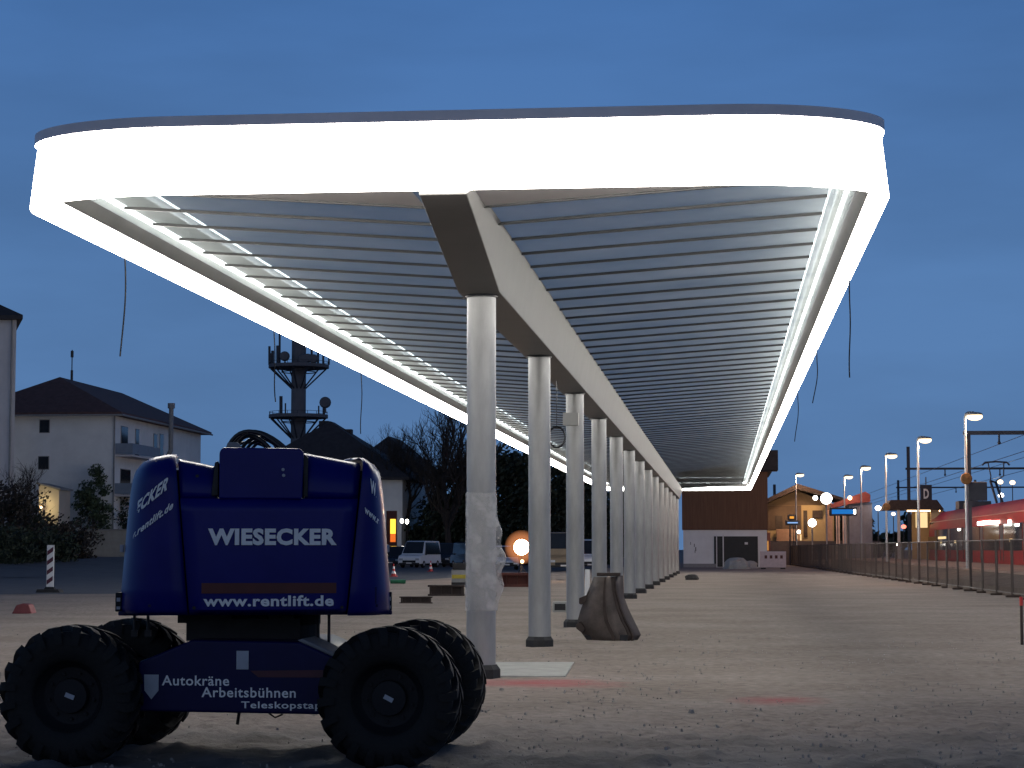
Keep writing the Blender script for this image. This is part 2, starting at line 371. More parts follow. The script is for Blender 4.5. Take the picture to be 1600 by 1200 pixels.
b.grid(rows); struct(b.build('verge', M['asphalt'], smooth=True))
b = MB()
for i in range(4200):
    Y = 14.5 + 26 * rnd.random() ** 1.7; px = rnd.uniform(-30, 1630); p = at(px, 900, Y)
    if 15 < Y < 20 and -5.2 < p.x < -2.2 and rnd.random() < 0.6: continue
    r = rnd.choice((0.006, 0.008, 0.010, 0.014)) * rnd.uniform(0.7, 1.3)
    if rnd.random() < 0.012: r *= 2.0
    a = rnd.random() * 6.28; q = [(math.cos(a + k * 1.57) * r * rnd.uniform(.7, 1.3), math.sin(a + k * 1.57) * r * rnd.uniform(.7, 1.3)) for k in range(4)]
    hgt = 0.02 + r * rnd.uniform(0.6, 1.2)
    b.add([(p.x + u, Y + v, 0.0) for u, v in q] + [(p.x + u * .55, Y + v * .55, hgt) for u, v in q],
          [(0, 1, 5, 4), (1, 2, 6, 5), (2, 3, 7, 6), (3, 0, 4, 7), (4, 5, 6, 7)])
o = b.build('gravel', mat('loose_stones', (0.30, 0.28, 0.26), 0.9, 0, 0.5, 3, col2=[0.52, 0.50, 0.47])); tag(o, 'loose pale and dark stones strewn over the ground', 'gravel', kind='stuff')

# ------------------------------------------------------------------ canopy
CX, Y0, SP, NCOL = -3.12, 26.45, 8.5, 14
YN, HW, CRX, CRY = 22.3, 5.04, 1.95, 1.2
YE = Y0 + SP * (NCOL - 1) + 4.5
def radii(d): return max(0.3, CRX - d), max(0.3, CRY - d)
def outline(d, seg=14):
    rx, ry = radii(d); x = HW - d; yn, ye = YN + d, YE - d; pts = []
    for cx, cy, a0 in ((x - rx, yn + ry, -90), (x - rx, ye - ry, 0), (-x + rx, ye - ry, 90), (-x + rx, yn + ry, 180)):
        for k in range(seg + 1):
            a = R(a0 + 90 * k / seg); pts.append((cx + rx * math.cos(a), cy + ry * math.sin(a)))
    return pts
def sweep(prof, seg=14):
    m = MB(); rows = []
    for d, z in prof: rows.append([(CX + x, y, H + z) for x, y in outline(d, seg)])
    return m.grid(rows, True)
def xmax(Y, d):
    rx, ry = radii(d); x = HW - d; t = min(Y - (YN + d), (YE - d) - Y)
    if t >= ry: return x
    t = max(t, 0.0); return x - rx + rx * math.sqrt(max(0, 1 - (1 - t / ry) ** 2))
ZB, ZED = H + 4.01, H + 4.31           # underside of the purlins at the beam and at the edge
def zp(x): return ZB + (ZED - ZB) * (abs(x) - 0.38) / 4.32
can = thing('platform_canopy', 'long bus platform canopy with glowing white rim on a row of steel columns', 'canopy', (CX, Y0, 0))
sweep([(0.345, 4.79), (0.34, 4.885), (0.08, 4.885), (0.04, 4.875), (0.04, 4.755), (0.09, 4.752)]).build('roof_cap', M['cap'], can, True, smooth=True)
sweep([(0.085, 4.748), (0.08, 4.73), (0.0, 4.02), (0.0, 3.995), (0.012, 3.975), (0.03, 3.97), (0.165, 4.20)]).build('lit_fascia', M['fascia'], can, True, smooth=True)
sweep([(0.167, 4.206), (0.245, 4.335), (0.318, 4.452)]).build('soffit_strip', M['soffit'], can, True, smooth=True)
sweep([(0.335, 4.518), (0.347, 4.60), (0.345, 4.785)]).build('inner_lining', M['dark_soffit'], can, True, smooth=True)
sweep([(0.338, 4.458), (0.36, 4.456), (0.36, 4.508), (0.338, 4.512)]).build('light_strip', M['led'], can, True)
sweep([(0.43, 4.835), (0.45, 4.83), (0.45, 4.858), (0.43, 4.86)]).build('light_strip', M['led_dim'], can, True)
for px in (227, 358, 489, 620, 757, 890, 1025, 1163):   # added glowing boxes for the light leaking past the fascia clips
    p = at(px, 188, YN + 0.02); m = MB(); m.box((p.x, YN + 0.07 + 0.05, H + 4.765), (0.05, 0.1, 0.05)); m.build('fascia_leak_glow', M['fascia'], can, True)
# glass and end panels
PSP = 1.325; PY0 = YN + 1.55; NP = int((YE - 1.2 - PY0) / PSP) + 1
pys = [PY0 + i * PSP for i in range(NP)]
for sgn in (-1, 1):
    m = MB(); rows = []
    ys = [YN + 0.36 + k * k * 0.03 for k in range(6)] + list(pys) + [YE - 0.37]
    for Y in sorted(set(ys)):
        xm = xmax(Y, 0.285); rows.append([(CX + sgn * (0.2 + (xm - 0.2) * k / 4), Y, zp(0.2 + (xm - 0.2) * k / 4) + 0.052) for k in range(5)])
    m.grid(rows).build('roof_glass', M['glass'], can, True)
    m = MB(); rows = []
    for Y in [YN + 0.40 + (PY0 - YN - 0.45) * k / 6 for k in range(7)]:
        xm = xmax(Y, 0.40); rows.append([(CX + sgn * (0.36 + (xm - 0.36) * k / 4), Y, zp(0.36 + (xm - 0.36) * k / 4) + 0.03) for k in range(5)])
    m.grid(rows).build('end_panel', M['end'], can, True)
for Y in pys:
    m = MB()
    for sgn in (-1, 1):
        xa, xb = 0.34, xmax(Y, 0.61)
        for wd, z0, z1 in ((0.045, 0.012, 0.022), (0.024, 0.023, 0.05)):
            vs = []
            for x in (xa, xb):
                for dy in (-wd / 2, wd / 2):
                    for z in (z0, z1): vs.append((CX + sgn * x, Y + dy, zp(x) + z))
            m.add(vs, [(0, 1, 3, 2), (4, 6, 7, 5), (0, 4, 5, 1), (2, 3, 7, 6), (0, 2, 6, 4), (1, 5, 7, 3)])
    m.build('purlin', M['purlin'], can, True)
# central beam
m = MB(); rows = []
for Y, zb in ((YN + 0.40, H + 3.985), (Y0 - 0.30, H + 3.30), (Y0 + SP * (NCOL - 1) + 0.3, H + 3.30), (YE - 0.40, H + 3.985)):
    rows.append([(CX - 0.27, Y, zb), (CX + 0.27, Y, zb), (CX + 0.40, Y, H + 4.07), (CX - 0.285, Y, H + 4.07)])
m.grid(rows, True); m.f.append((0, 1, 2, 3)); m.f.append((12, 13, 14, 15)); m.build('beam', M['beam'], can, True, bevel=0.012)
m = MB(); m.lathe([(0.0, 0.10), (0.19, 0.10), (0.19, H + 3.31)], (0, 0, 0), n=40)
for i in range(NCOL):
    if i == 0:
        c0 = m.build('column', M['steel'], can, smooth=True); k = MB()
        k.lathe([(0.25, 0.0), (0.25, 0.13), (0.205, 0.19), (0.19, 0.19)], (0, 0, 0), n=8); b0 = k.build('base', M['black'], c0)
        k = MB(); k.lathe([(0.192, 0.0), (0.215, 0.0), (0.215, 0.02), (0.192, 0.02)], (0, 0, H + 3.27), n=32); k.build('collar', M['beam'], c0)
        c0.location = (0, 0, 0)
    else:
        c = copy_tree(c0, can); c.location = (0, i * SP, 0)
        for ch in c.children:
            if ch.name.startswith('base'): ch.rotation_euler = (0, 0, rnd.uniform(0, 0.8))
# small fittings on the canopy
m = MB()
for px, py, Y in ((892, 655, Y0 + 2 * SP - 1.5),):
    p = at(px, py, Y); m.bx(p.x - 0.16, p.x + 0.16, Y - 0.1, Y + 0.1, p.z - 0.13, p.z + 0.13)
m.build('junction_box', M['soffit'], can, True)
# hanging cables
for k, (px, y0, y1, sgn, bend, lab) in enumerate((
        (195, 398, 557, -1, -6, 'black cable dangling from the left rim of the canopy over the house roof'),
        (428, 520, 628, -1, 4, 'short black cable dangling beside the left side of the telecom tower'),
        (564, 585, 678, -1, 1, 'thin black cable dangling between the telecom tower and the bare tree'),
        (1327, 462, 590, 1, 2, 'black cable dangling from the right rim of the canopy, the longest there'),
        (1276, 560, 630, 1, -5, 'black cable dangling from the right rim near the station lamps, curling at its end'),
        (1246, 618, 690, 1, -3, 'thin cable dangling from the right rim above the wooden building'))):
    x = CX + sgn * (HW - 0.06); lo, hi = 20.0, 160.0
    for _ in range(40):
        Y = (lo + hi) / 2; q = at(px, 600, Y).x
        if (sgn < 0) == (q > x): lo = Y
        else: hi = Y
    m = MB(); n = 12; ps = []
    for i in range(n + 1):
        t = i / n; ps.append(at(px + bend * t ** 3 + 1.5 * math.sin(t * 5), y1 + (y0 - y1) * (1 - t), Y))
    ps = [Vector((p.x, Y, p.z)) for p in ps]; ps[0].z = max(ps[0].z, H + 3.98)
    m.tube(ps, 0.011 if Y < 60 else 0.02, 6); tag(m.build('hanging_cable', M['cable']), lab, 'cable', 'cables hanging from the canopy rim')
# footing slab and plastic film round the first column
m = MB(); p0 = gr(742, 1060); p1 = gr(884, 1060); q1 = gr(897, 1038); q0 = gr(760, 1038)
pp = [p0, p1, q1, q0]; m.add([(p.x, p.y, -0.02) for p in pp] + [(p.x, p.y, 0.035) for p in pp], [(0, 1, 5, 4), (1, 2, 6, 5), (2, 3, 7, 6), (3, 0, 4, 7), (4, 5, 6, 7)])
tag(m.build('footing_slab', M['concrete'], bevel=0.01), 'pale concrete footing slab at the foot of the nearest column', 'slab')
m = MB(); rows = []
zs = [H + (857 - y) * Y0 / F for y in range(770, 962, 8)]
for i, z in enumerate(zs):
    row = []; t = i / (len(zs) - 1)
    for j in range(29):
        a = R(140) - R(360) * j / 28; r = 0.197 + 0.006 * math.sin(j * 2.3 + i * 0.35) + rnd.uniform(0, 0.005) + 0.006 * t
        r += 0.17 * max(0, 1 - abs(j - 11.5) / 2.5) * max(0, math.sin((t - 0.18) / 0.82 * math.pi)) * (0.75 + 0.25 * math.sin(i * 1.1)) if t > 0.18 else 0
        row.append((CX + r * math.cos(a), Y0 + r * math.sin(a), z))
    rows.append(row)
m.grid(rows); fo = m.build('plastic_film', M['film'], smooth=True, fix=False)
tag(fo, 'crumpled translucent plastic film wrapped round the nearest column', 'plastic film')
fo.rotation_euler = (0, 0, 0)

# ------------------------------------------------------------------ boom lift
TC = at(401, 900, 16.75); TC.z = 0
camdir = Vector((0 - TC.x, 0 - TC.y)); ROT = math.atan2(camdir.x, -camdir.y)     # tail (local -y) towards the camera
TAIL = 1.15; S = F / ((camdir.length - TAIL) * math.cos(0.0)) * 1.0
lift = thing('boom_lift', 'dark blue articulated boom lift on four big black tyres beside the nearest column', 'boom lift', (TC.x, TC.y, 0), 0)
rotm = Matrix.Rotation(ROT, 4, 'Z')
def lx(px): return (px - 401) / S
def lz(py): return H - (py - 857) / S
def rb(mb, *a, **k):
    mb.v = [tuple(rotm @ Vector(v)) for v in mb.v]; return mb.build(*a, **k)
BVS = []
def reg(mb): BVS.append(BVHTree.FromPolygons([Vector(v) for v in mb.v], mb.f)); return mb
def poly_px(pts): return [(lx(a), lz(b)) for a, b in pts]
# counterweight: rounded face between the two side cowls, with the notch for the boom knuckle
m = MB(); rows = []
zl = [958, 950, 930, 900, 860, 820, 800, 780]
def yface(x, z): return -TAIL + 0.10 * x * x + 0.02 * max(0, (z - 2.0)) ** 2
def seam(py, s): # px of the seam at this height
    t = (956 - py) / (956 - 725); return (299 - 21 * t) if s < 0 else (539 + 23 * t)
for py in zl:
    rows.append([(lx(seam(py, -1) + (seam(py, 1) - seam(py, -1)) * k / 12), yface(lx(seam(py, -1) + (seam(py, 1) - seam(py, -1)) * k / 12), lz(py)) + (0.05 if py == 958 else 0), lz(py)) for k in range(13)])
reg(m.grid(rows))
for (a0, a1, top0, top1, s) in ((0, 338, 722, 734, -1), (474, 0, 713, 729, 1)):
    rows2 = []
    for k in range(6):
        t = k / 5; rw = []
        for j in range(7):
            u = j / 6
            if s < 0: pa, pb, ta, tb = seam(780 - 56 * t, -1), 338, 724, 736
            else: pa, pb, ta, tb = 474, seam(780 - 52 * t, 1), 714, 729
            px = pa + (pb - pa) * u; ty = ta + (tb - ta) * u; py = 780 + (ty - 780) * t
            rw.append((lx(px), yface(lx(px), lz(py)) + 0.10 * t ** 3 + 0.03, lz(py)))
        rows2.append(rw)
    # roll the upper edge backwards
    last = rows2[-1]; rows2.append([(x, y + 0.10, z + 0.025) for x, y, z in last]); rows2.append([(x, y + 0.5, z + 0.03) for x, y, z in last])
    m.grid(rows2)
cw = rb(m, 'counterweight', M['blue'], lift, smooth=True, solid=0.02)
m = MB(); m.bx(lx(299), lx(541), -TAIL + 0.16, 0.9, lz(950), lz(790)); m.bx(lx(279), lx(338), -TAIL + 0.2, 0.8, lz(800), lz(748)); m.bx(lx(474), lx(558), -TAIL + 0.2, 0.8, lz(800), lz(742))
rb(m, 'turntable_frame', M['blue_dark'], lift, bevel=0.02)
m = MB(); m.prism(poly_px([(342, 781), (470, 781), (472, 708), (466, 702), (347, 701), (342, 708)]), -TAIL - 0.02, -0.3)
blk = rb(m, 'boom_knuckle', M['blue'], lift, bevel=0.015)
m = MB(); m.prism(poly_px([(330, 776), (341, 776), (341, 722), (335, 724)]), -TAIL + 0.01, -0.5);rb(m, 'knuckle_bracket', M['dark_steel'], lift, bevel=0.008); m = MB(); m.prism(poly_px([(471, 776), (479, 778), (479, 716), (471, 708)]), -TAIL + 0.03, -0.5)
rb(m, 'knuckle_bracket', M['dark_steel'], lift, bevel=0.008)
m = MB()
for px, py in ((440, 735), (441, 744)): m.lathe([(0, -0.012), (0.012, -0.012), (0.014, 0.01)], (lx(px), -TAIL - 0.02, lz(py)), 'y', 8)
m.v = [tuple(rotm @ Vector(v)) for v in m.v]; m.v = [tuple(Vector(v)) for v in m.v]; m.build('bolt', M['sticker'], blk)
for px, py in ((308, 745), (550, 752), (306, 948), (533, 948)):
    h = cast(px, py) if 'cast' in globals() else None
    m = MB(); m.lathe([(0, -.012), (.014, -.012), (.016, .02)], (lx(px), yface(lx(px), lz(py)) - (0 if py > 800 else -.06), lz(py)), 'y', 8); rb(m, 'bolt', M['dark_steel'], lift)
# side cowls
def cowl(s):
    m = MB(); rows = []
    lev = [(958, 188, 0.03), (950, 187, 0), (920, 189, 0), (880, 192, 0), (840, 195, 0), (800, 198, 0), (770, 201, 0), (750, 204, 0.0), (735, 209, 0.02), (724, 217, 0.06), (716, 230, 0.13), (712, 246, 0.24), (711, 262, 0.5)]
    for py, ox, ins in lev:
        tl = py
        if s < 0: xo = ox; xs = seam(max(py, 722), -1) - 3
        else: xo = 802 - ox + (0 if py > 740 else 2); xs = seam(max(py, 722), 1) + 3
        X0, X1 = lx(xs), lx(xo); z = lz(py if s < 0 else py + 2); row = []
        yb = -TAIL + 0.045 + ins; D = 0.75
        for k in range(13):                       # superellipse corner
            a = math.pi / 2 * k / 12; e_ = 0.72
            row.append((X0 + (X1 - X0) * math.sin(a) ** e_, yb + D * (1 - math.cos(a) ** e_), z))
        row.append((X1, yb + D + 0.6, z)); row.append((X1 - 0.12 * (1 if X1 > 0 else -1), yb + D + 1.2, z))
        rows.append(row)
    m.grid(rows); reg(m)
    return rb(m, 'side_cowl', M['blue'], lift, smooth=True, solid=0.02)
cl, cr_ = cowl(-1), cowl(1)
for s in (-1, 1):   # dark gaps beside the seams
    m = MB(); rows = []
    for py in (956, 900, 840, 780, 735):
        x = lx(seam(py, s)); rows.append([(x - 0.03, -TAIL + 0.16, lz(py)), (x + 0.03, -TAIL + 0.16, lz(py))])
    m.grid(rows); rb(m, 'seam_gap', M['black'], lift)
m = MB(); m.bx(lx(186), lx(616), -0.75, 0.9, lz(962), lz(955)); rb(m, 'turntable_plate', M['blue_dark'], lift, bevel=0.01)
# writing on the turntable
def cast(px, pz):
    o_ = Vector((lx(px), -4, lz(pz))); best = None
    for bv in BVS:
        h = bv.ray_cast(o_, Vector((0, 1, 0)))
        if h[0] is not None and (best is None or h[0].y < best.y): best = h[0]
    return best
def letter(s, p0, pu, pv, parent, m='letter', weight=0.02, sub=1, off=0.022):
    uv, fs = text_geo(s, weight); mb = MB(); vs = []; ok = []
    for u, v in uv:
        px = p0[0] + pu[0] * u + pv[0] * v; py = p0[1] + pu[1] * u + pv[1] * v; h = cast(px, py)
        if h is None: vs.append((0, 0, 0)); ok.append(False)
        else: vs.append((h.x, h.y - off, h.z)); ok.append(True)
    mb.add(vs, [f for f in fs if all(ok[i] for i in f)]); return rb(mb, 'lettering', M[m], parent, fix=False)
letter('WIESECKER', (326, 852), (198, 0), (0, -26), cw, weight=0.048)
letter('www.rentlift.de', (320, 946), (200, 0), (0, -17), cw, weight=0.03)
letter('WIESECKER', (171, 838), (91, -71), (6, -24), cl, weight=0.04)
letter('www.rentlift.de', (182, 862), (89, -66), (3, -14), cl, weight=0.03)
letter('WIESECKER', (576, 769), (50, 40), (0, -22), cr_, weight=0.045)
letter('www.rentlift.de', (567, 801), (54, 44), (1, -12), cr_, weight=0.03)
def patch(x0, y0, x1, y1, mname, parent, nm, slope=0.0, cols=8, off=0.018):
    mb = MB(); rows = []
    for yy in (y0, (y0 + y1) / 2, y1):
        row = []
        for k in range(cols + 1):
            px = x0 + (x1 - x0) * k / cols; h = cast(px, yy + slope * (px - x0)); row.append((h.x, h.y - off, h.z))
        rows.append(row)
    return rb(mb.grid(rows), nm, M[mname], parent, fix=False)
patch(317, 910, 524, 926, 'stripe', cw, 'stripe')
patch(204, 822, 268, 806, 'stripe_dark', cl, 'stripe', -0.72, off=0.02) if False else None
# hoses, rods, lamps
hose = [(-0.05, 0.0)]
hz = [((352, 704), (366, 662), (402, 664), (440, 702), 0.017), ((358, 704), (372, 655), (416, 668), (452, 706), 0.015), ((364, 704), (372, 672), (396, 668), (424, 704), 0.017),
      ((356, 692), (392, 655), (424, 672), (436, 704), 0.014), ((372, 704), (388, 666), (418, 678), (444, 704), 0.016), ((380, 704), (390, 680), (410, 676), (416, 704), 0.014), ((354, 702), (360, 668), (392, 660), (428, 690), 0.014), ((386, 702), (412, 666), (428, 680), (433, 704), 0.013), ((350, 698), (376, 676), (410, 684), (430, 703), 0.013)]
for i, (a, b_, c_, d, r) in enumerate(hz):
    mb = MB(); ps = []
    for k in range(13):
        t = k / 12; x = (1 - t) ** 3 * a[0] + 3 * (1 - t) ** 2 * t * b_[0] + 3 * (1 - t) * t * t * c_[0] + t ** 3 * d[0]; y = (1 - t) ** 3 * a[1] + 3 * (1 - t) ** 2 * t * b_[1] + 3 * (1 - t) * t * t * c_[1] + t ** 3 * d[1]
        ps.append((lx(x), -TAIL + 0.3 + 0.07 * i - 0.1 * t, lz(y)))
    rb(mb.tube(ps, r, 8), 'hose', M['cable'], lift, smooth=True)
m = MB(); m.prism(poly_px([(350, 701), (378, 701), (370, 690), (354, 690)]), -TAIL + 0.25, -0.6); rb(m, 'hose_guard', M['grey_paint'], lift, bevel=0.01)
for px in (211, 232, 500, 517):
    m = MB(); y = -0.7 if px < 400 else -0.55
    z1 = 978 if px < 400 else 1004
    m.tube([(lx(px), y, lz(958)), (lx(px), y, lz(z1) - 0.05)], 0.012, 8); m.box((lx(px), y, lz(z1) - 0.06), (0.05, 0.03, 0.05)); rb(m, 'tie_rod', M['dark_steel'], lift)
for s, px in ((-1, 186), (1, 611)):
    m = MB(); m.bx(lx(px) - 0.025, lx(px) + 0.025, -0.72, -0.45, lz(956), lz(926)); tl_ = rb(m, 'tail_lamp', M['black'], lift, bevel=0.008)
    for py_, h_ in ((937, .03), (950, .022)): m = MB(); m.box((lx(px), -0.728, lz(py_)), (0.028, 0.012, h_)); rb(m, 'reflector', M['sticker'], tl_)
    m = MB(); m.box((lx(px + (2 if s < 0 else -1)), -0.55, lz(857)), (0.03, 0.05, 0.06)); rb(m, 'latch', M['sticker'], lift, bevel=0.006)
for px, py in ((238, 945), (586, 930), (587, 946)):
    h = cast(px, py); m = MB(); m.box((h.x, h.y - 0.012, h.z), (0.025 if py > 940 else 0.014, 0.01, 0.02 if py > 940 else 0.13)); rb(m, 'handle', M['blue_dark'], lift)
# slewing ring
m = MB(); m.lathe([(0.0, 0.90), (0.52, 0.90), (0.52, 1.06), (0.46, 1.08), (0.46, lz(962)), (0, lz(962))], (0, 0, 0), n=32)
m.lathe([(0, 0), (0.10, 0), (0.10, 0.12), (0, 0.12)], (0.42, -0.35, 1.07), n=12); m.bx(-0.62, -0.2, -0.6, -0.2, lz(975), lz(961)); m.bx(0.1, 0.30, -0.6, -0.25, 1.03, lz(963))
m.bx(-0.55, 0.35, -0.62, 0.5, 0.95, 1.12)
rb(m, 'slewing_ring', M['black'], lift)
# chassis (aligned with the world grid)
WY = 15.48; WR = 0.54; LX, RX = at(103, 1090, WY).x, at(604, 1090, WY).x; TRK = 1.95
def cx(px): return at(px, 1000, WY + 0.25).x
def cz(py): return at(400, py, WY + 0.25).z
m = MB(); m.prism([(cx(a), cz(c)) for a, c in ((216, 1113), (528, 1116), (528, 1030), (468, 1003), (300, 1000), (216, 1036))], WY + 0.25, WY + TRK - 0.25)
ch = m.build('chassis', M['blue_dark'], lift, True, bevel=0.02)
YF = WY + 0.25 - 0.004
def flat_text(s, x0, y0, x1, y1, mname, wgt=0.015):
    uv, fs = text_geo(s, wgt); mb = MB(); mb.add([(cx(x0 + (x1 - x0) * u), YF, cz(y0 + (y1 - y0) * v)) for u, v in uv], fs); mb.build('lettering', M[mname], ch, True, fix=False)
# (children of the chassis: the chassis sits at the lift's origin, so pass world coordinates relative to it)
ch_loc = lift.location
def flat_poly(pts, mname, nm):
    mb = MB(); mb.add([(cx(a) - ch_loc.x, YF - 0.001 - ch_loc.y, cz(c)) for a, c in pts], [tuple(range(len(pts)))]); return mb.build(nm, M[mname], ch)
def flat_text(s, x0, y0, x1, y1, mname, wgt=0.015):
    uv, fs = text_geo(s, wgt); mb = MB(); mb.add([(cx(x0 + (x1 - x0) * u) - ch_loc.x, YF - ch_loc.y, cz(y0 + (y1 - y0) * v)) for u, v in uv], fs); mb.build('lettering', M[mname], ch, fix=False)
flat_text('Autokräne', 254, 1072, 359, 1056, 'letter'); flat_text('Arbeitsbühnen', 316, 1090, 463, 1074, 'letter'); flat_text('Teleskopstapler', 378, 1110, 530, 1096, 'letter')
flat_poly([(226, 1055), (249, 1055), (249, 1080), (238, 1094), (227, 1080)], 'sticker', 'emblem'); flat_poly([(370, 1017), (389, 1017), (389, 1046), (370, 1046)], 'sticker', 'sticker')
flat_poly([(392, 1048), (520, 1046), (520, 1058), (404, 1058)], 'stripe_dark', 'stripe')
m = MB(); m.tube([at(374, 1112, WY + 0.6), at(371, 1132, WY + 0.6)], 0.014, 6); m.tube([at(420, 1114, WY + .6), at(430, 1121, WY + .6), at(442, 1116, WY + .6)], 0.008, 6); m.build('drain_hose', M['cable'], lift, True)
m = MB(); rows = []
m.prism([(cx(462), cz(1001)), (cx(470), cz(998)), (cx(534), cz(1026)), (cx(530), cz(1031))], WY + 0.3, WY + 0.8); m.build('chassis_cover', M['grey_paint'], lift, True, bevel=0.006)
for X in (LX, RX):
    m = MB(); m.tube([(X, WY + 0.3, 0.535), (X, WY + TRK - 0.3, 0.535)], 0.13, 12); m.bx(X - 0.16, X + 0.16, WY + 0.35, WY + TRK - 0.35, 0.42, 0.68)
    m.build('axle', M['dark_steel'], lift, True, bevel=0.01)
def wheel(x, y, sgn):
    k = MB(); W = 0.40
    prof = [(0.27, -0.16), (0.30, -0.19), (0.40, -0.205), (0.47, -0.195), (0.498, -0.165), (0.503, 0.165), (0.47, 0.195), (0.40, 0.205), (0.30, 0.19), (0.27, 0.16)]
    k.lathe(prof, (0, 0, 0), 'y', 56)
    NL = 20
    for sd in (-1, 1):
        for i in range(NL):
            a0 = 2 * math.pi * (i + (0.5 if sd > 0 else 0)) / NL; vs = []
            for (yy, da, r0, r1) in ((0.015, 0.30, 0.49, 0.545), (0.11, 0.13, 0.49, 0.547), (0.18, 0.03, 0.47, 0.540), (0.222, 0.0, 0.40, 0.488)):
                for hw_ in (-0.062, 0.062):
                    for r in (r0, r1):
                        a = a0 + da + hw_ * (1.0 if yy < 0.2 else 1.1); vs.append((r * math.cos(a), sd * yy, r * math.sin(a)))
            fs = [(0, 1, 3, 2), (12, 14, 15, 13)]
            for q in range(3):
                b0_ = q * 4; fs += [(b0_ + 1, b0_ + 5, b0_ + 7, b0_ + 3), (b0_ + 0, b0_ + 4, b0_ + 5, b0_ + 1), (b0_ + 2, b0_ + 3, b0_ + 7, b0_ + 6)]
            k.add(vs, fs)
    we = bpy.data.objects.new('wheel', None)
    t = k.build('wheel', M['tyre'], lift, smooth=True); t.location = (x - ch_loc.x, y - ch_loc.y, WR); t.rotation_euler = (0, rnd.random() * 0.3, 0)
    r_ = MB(); f_ = -sgn
    r_.lathe([(0.275, -0.17 * f_), (0.265, -0.12 * f_), (0.22, -0.06 * f_), (0.14, -0.05 * f_), (0.13, -0.10 * f_), (0.0, -0.11 * f_)], (0, 0, 0), 'y', 32)
    for q in range(9):
        a = 2 * math.pi * q / 9; r_.lathe([(0.0, -0.075 * f_), (0.014, -0.075 * f_), (0.014, -0.05 * f_)], (0.18 * math.cos(a), 0, 0.18 * math.sin(a)), 'y', 6)
    r_.build('rim', M['rim'], t, smooth=True)
    h_ = MB(); h_.box((0, -0.112 * f_, 0), (0.075, 0.006, 0.035)); h_.build('hub_plate', M['sticker'], t).rotation_euler = (0, 0.2 * f_, 0)
    bpy.data.objects.remove(we)
for X in (LX, RX):
    wheel(X, WY + 0.2, -1); wheel(X, WY + TRK - 0.2, 1)

# ------------------------------------------------------------------ excavator bucket and small things on the site
BY = gr(950, 1003).y; BP = gr(950, 1003)
bk = thing('excavator_bucket', 'rusty brown digger bucket standing upright between the columns', 'bucket', (BP.x, BY, 0))
def bpx(zx, zy, dy=0.0):
    p = at(880 + zx / 8.573, 880 + zy / 8.573, BY + dy); return (p.x - BP.x, p.y - BY, p.z)
lev = [((418, 185), (640, 185), (792, 165)), ((350, 350), (650, 360), (798, 330)), ((285, 500), (680, 480), (805, 450)), ((235, 640), (715, 620), (860, 600)),
       ((195, 780), (770, 770), (930, 750)), ((215, 880), (830, 880), (1000, 890)), ((285, 975), (865, 975), (1030, 960)), ((345, 1060), (850, 1066), (965, 1062))]
m = MB(); m.grid([[bpx(*a, 0.18), bpx(a[0] * .66 + b_[0] * .34, a[1] * .66 + b_[1] * .34, 0.03), bpx(a[0] * .33 + b_[0] * .67, a[1] * .33 + b_[1] * .67, -0.02), bpx(*b_, 0.02)] for a, b_, c_ in lev])
m.build('back_plate', M['rust'], bk, smooth=True, solid=0.03)
m = MB(); m.grid([[bpx(b_[0] + 6, b_[1], 0.025), bpx((b_[0] + c_[0]) / 2, (b_[1] + c_[1]) / 2, 0.3), bpx(*c_, 0.62)] for a, b_, c_ in lev]); m.build('side_cheek', M['rust_dark'], bk, smooth=True, solid=0.03)
m = MB(); m.tube([bpx(b_[0] + 45 + 25 * i / 7, b_[1] + 4, 0.10 + .02) for i, (a, b_, c_) in enumerate(lev)], 0.028, 6); m.build('wear_edge', M['rust_dark'], bk)
m = MB(); m.prism([(bpx(x, y)[0], bpx(x, y)[2]) for x, y in ((400, 290), (300, 430), (205, 470), (205, 545), (235, 560), (300, 520), (400, 380))], 0.14, 0.22); m.build('hitch_ear', M['rust_dark'], bk, bevel=0.01); m = MB()
m.prism([(bpx(x, y)[0], bpx(x, y)[2]) for x, y in ((220, 780), (165, 830), (170, 880), (250, 940), (290, 900))], 0.1, 0.2); m.build('hitch_ear', M['rust_dark'], bk, bevel=0.01)
for fr in (.62,):
    m = MB(); rows = []
    for a, b_, c_ in lev: 
        q0, q1 = [bpx(a[0] * (1 - f_) + b_[0] * f_, a[1] * (1 - f_) + b_[1] * f_, .18 - .3 * f_ - .02 if f_ < .5 else .02 - .03 - .02) for f_ in (fr, fr + .09)]
        rows.append([q0, q1])
    m.grid(rows); m.build('wear_strip', M['rust_dark'], bk, solid=.04)
m = MB(); m.grid([[bpx(a[0] * (1 - f_) + b_[0] * f_, a[1] * (1 - f_) + b_[1] * f_ - dy_, (.16 - .17 * f_)) for f_ in (0, .34, .67, 1)] for (a, b_, c_), dy_ in ((lev[6], 12), (lev[7], 0))]); m.build('cutting_edge', M['dark_steel'], bk, solid=.07)
m = MB(); m.box(bpx(610, 150, 0.2), (0.42, 0.3, 0.06)); m.build('top_bar', M['rust_dark'], bk, bevel=0.01)

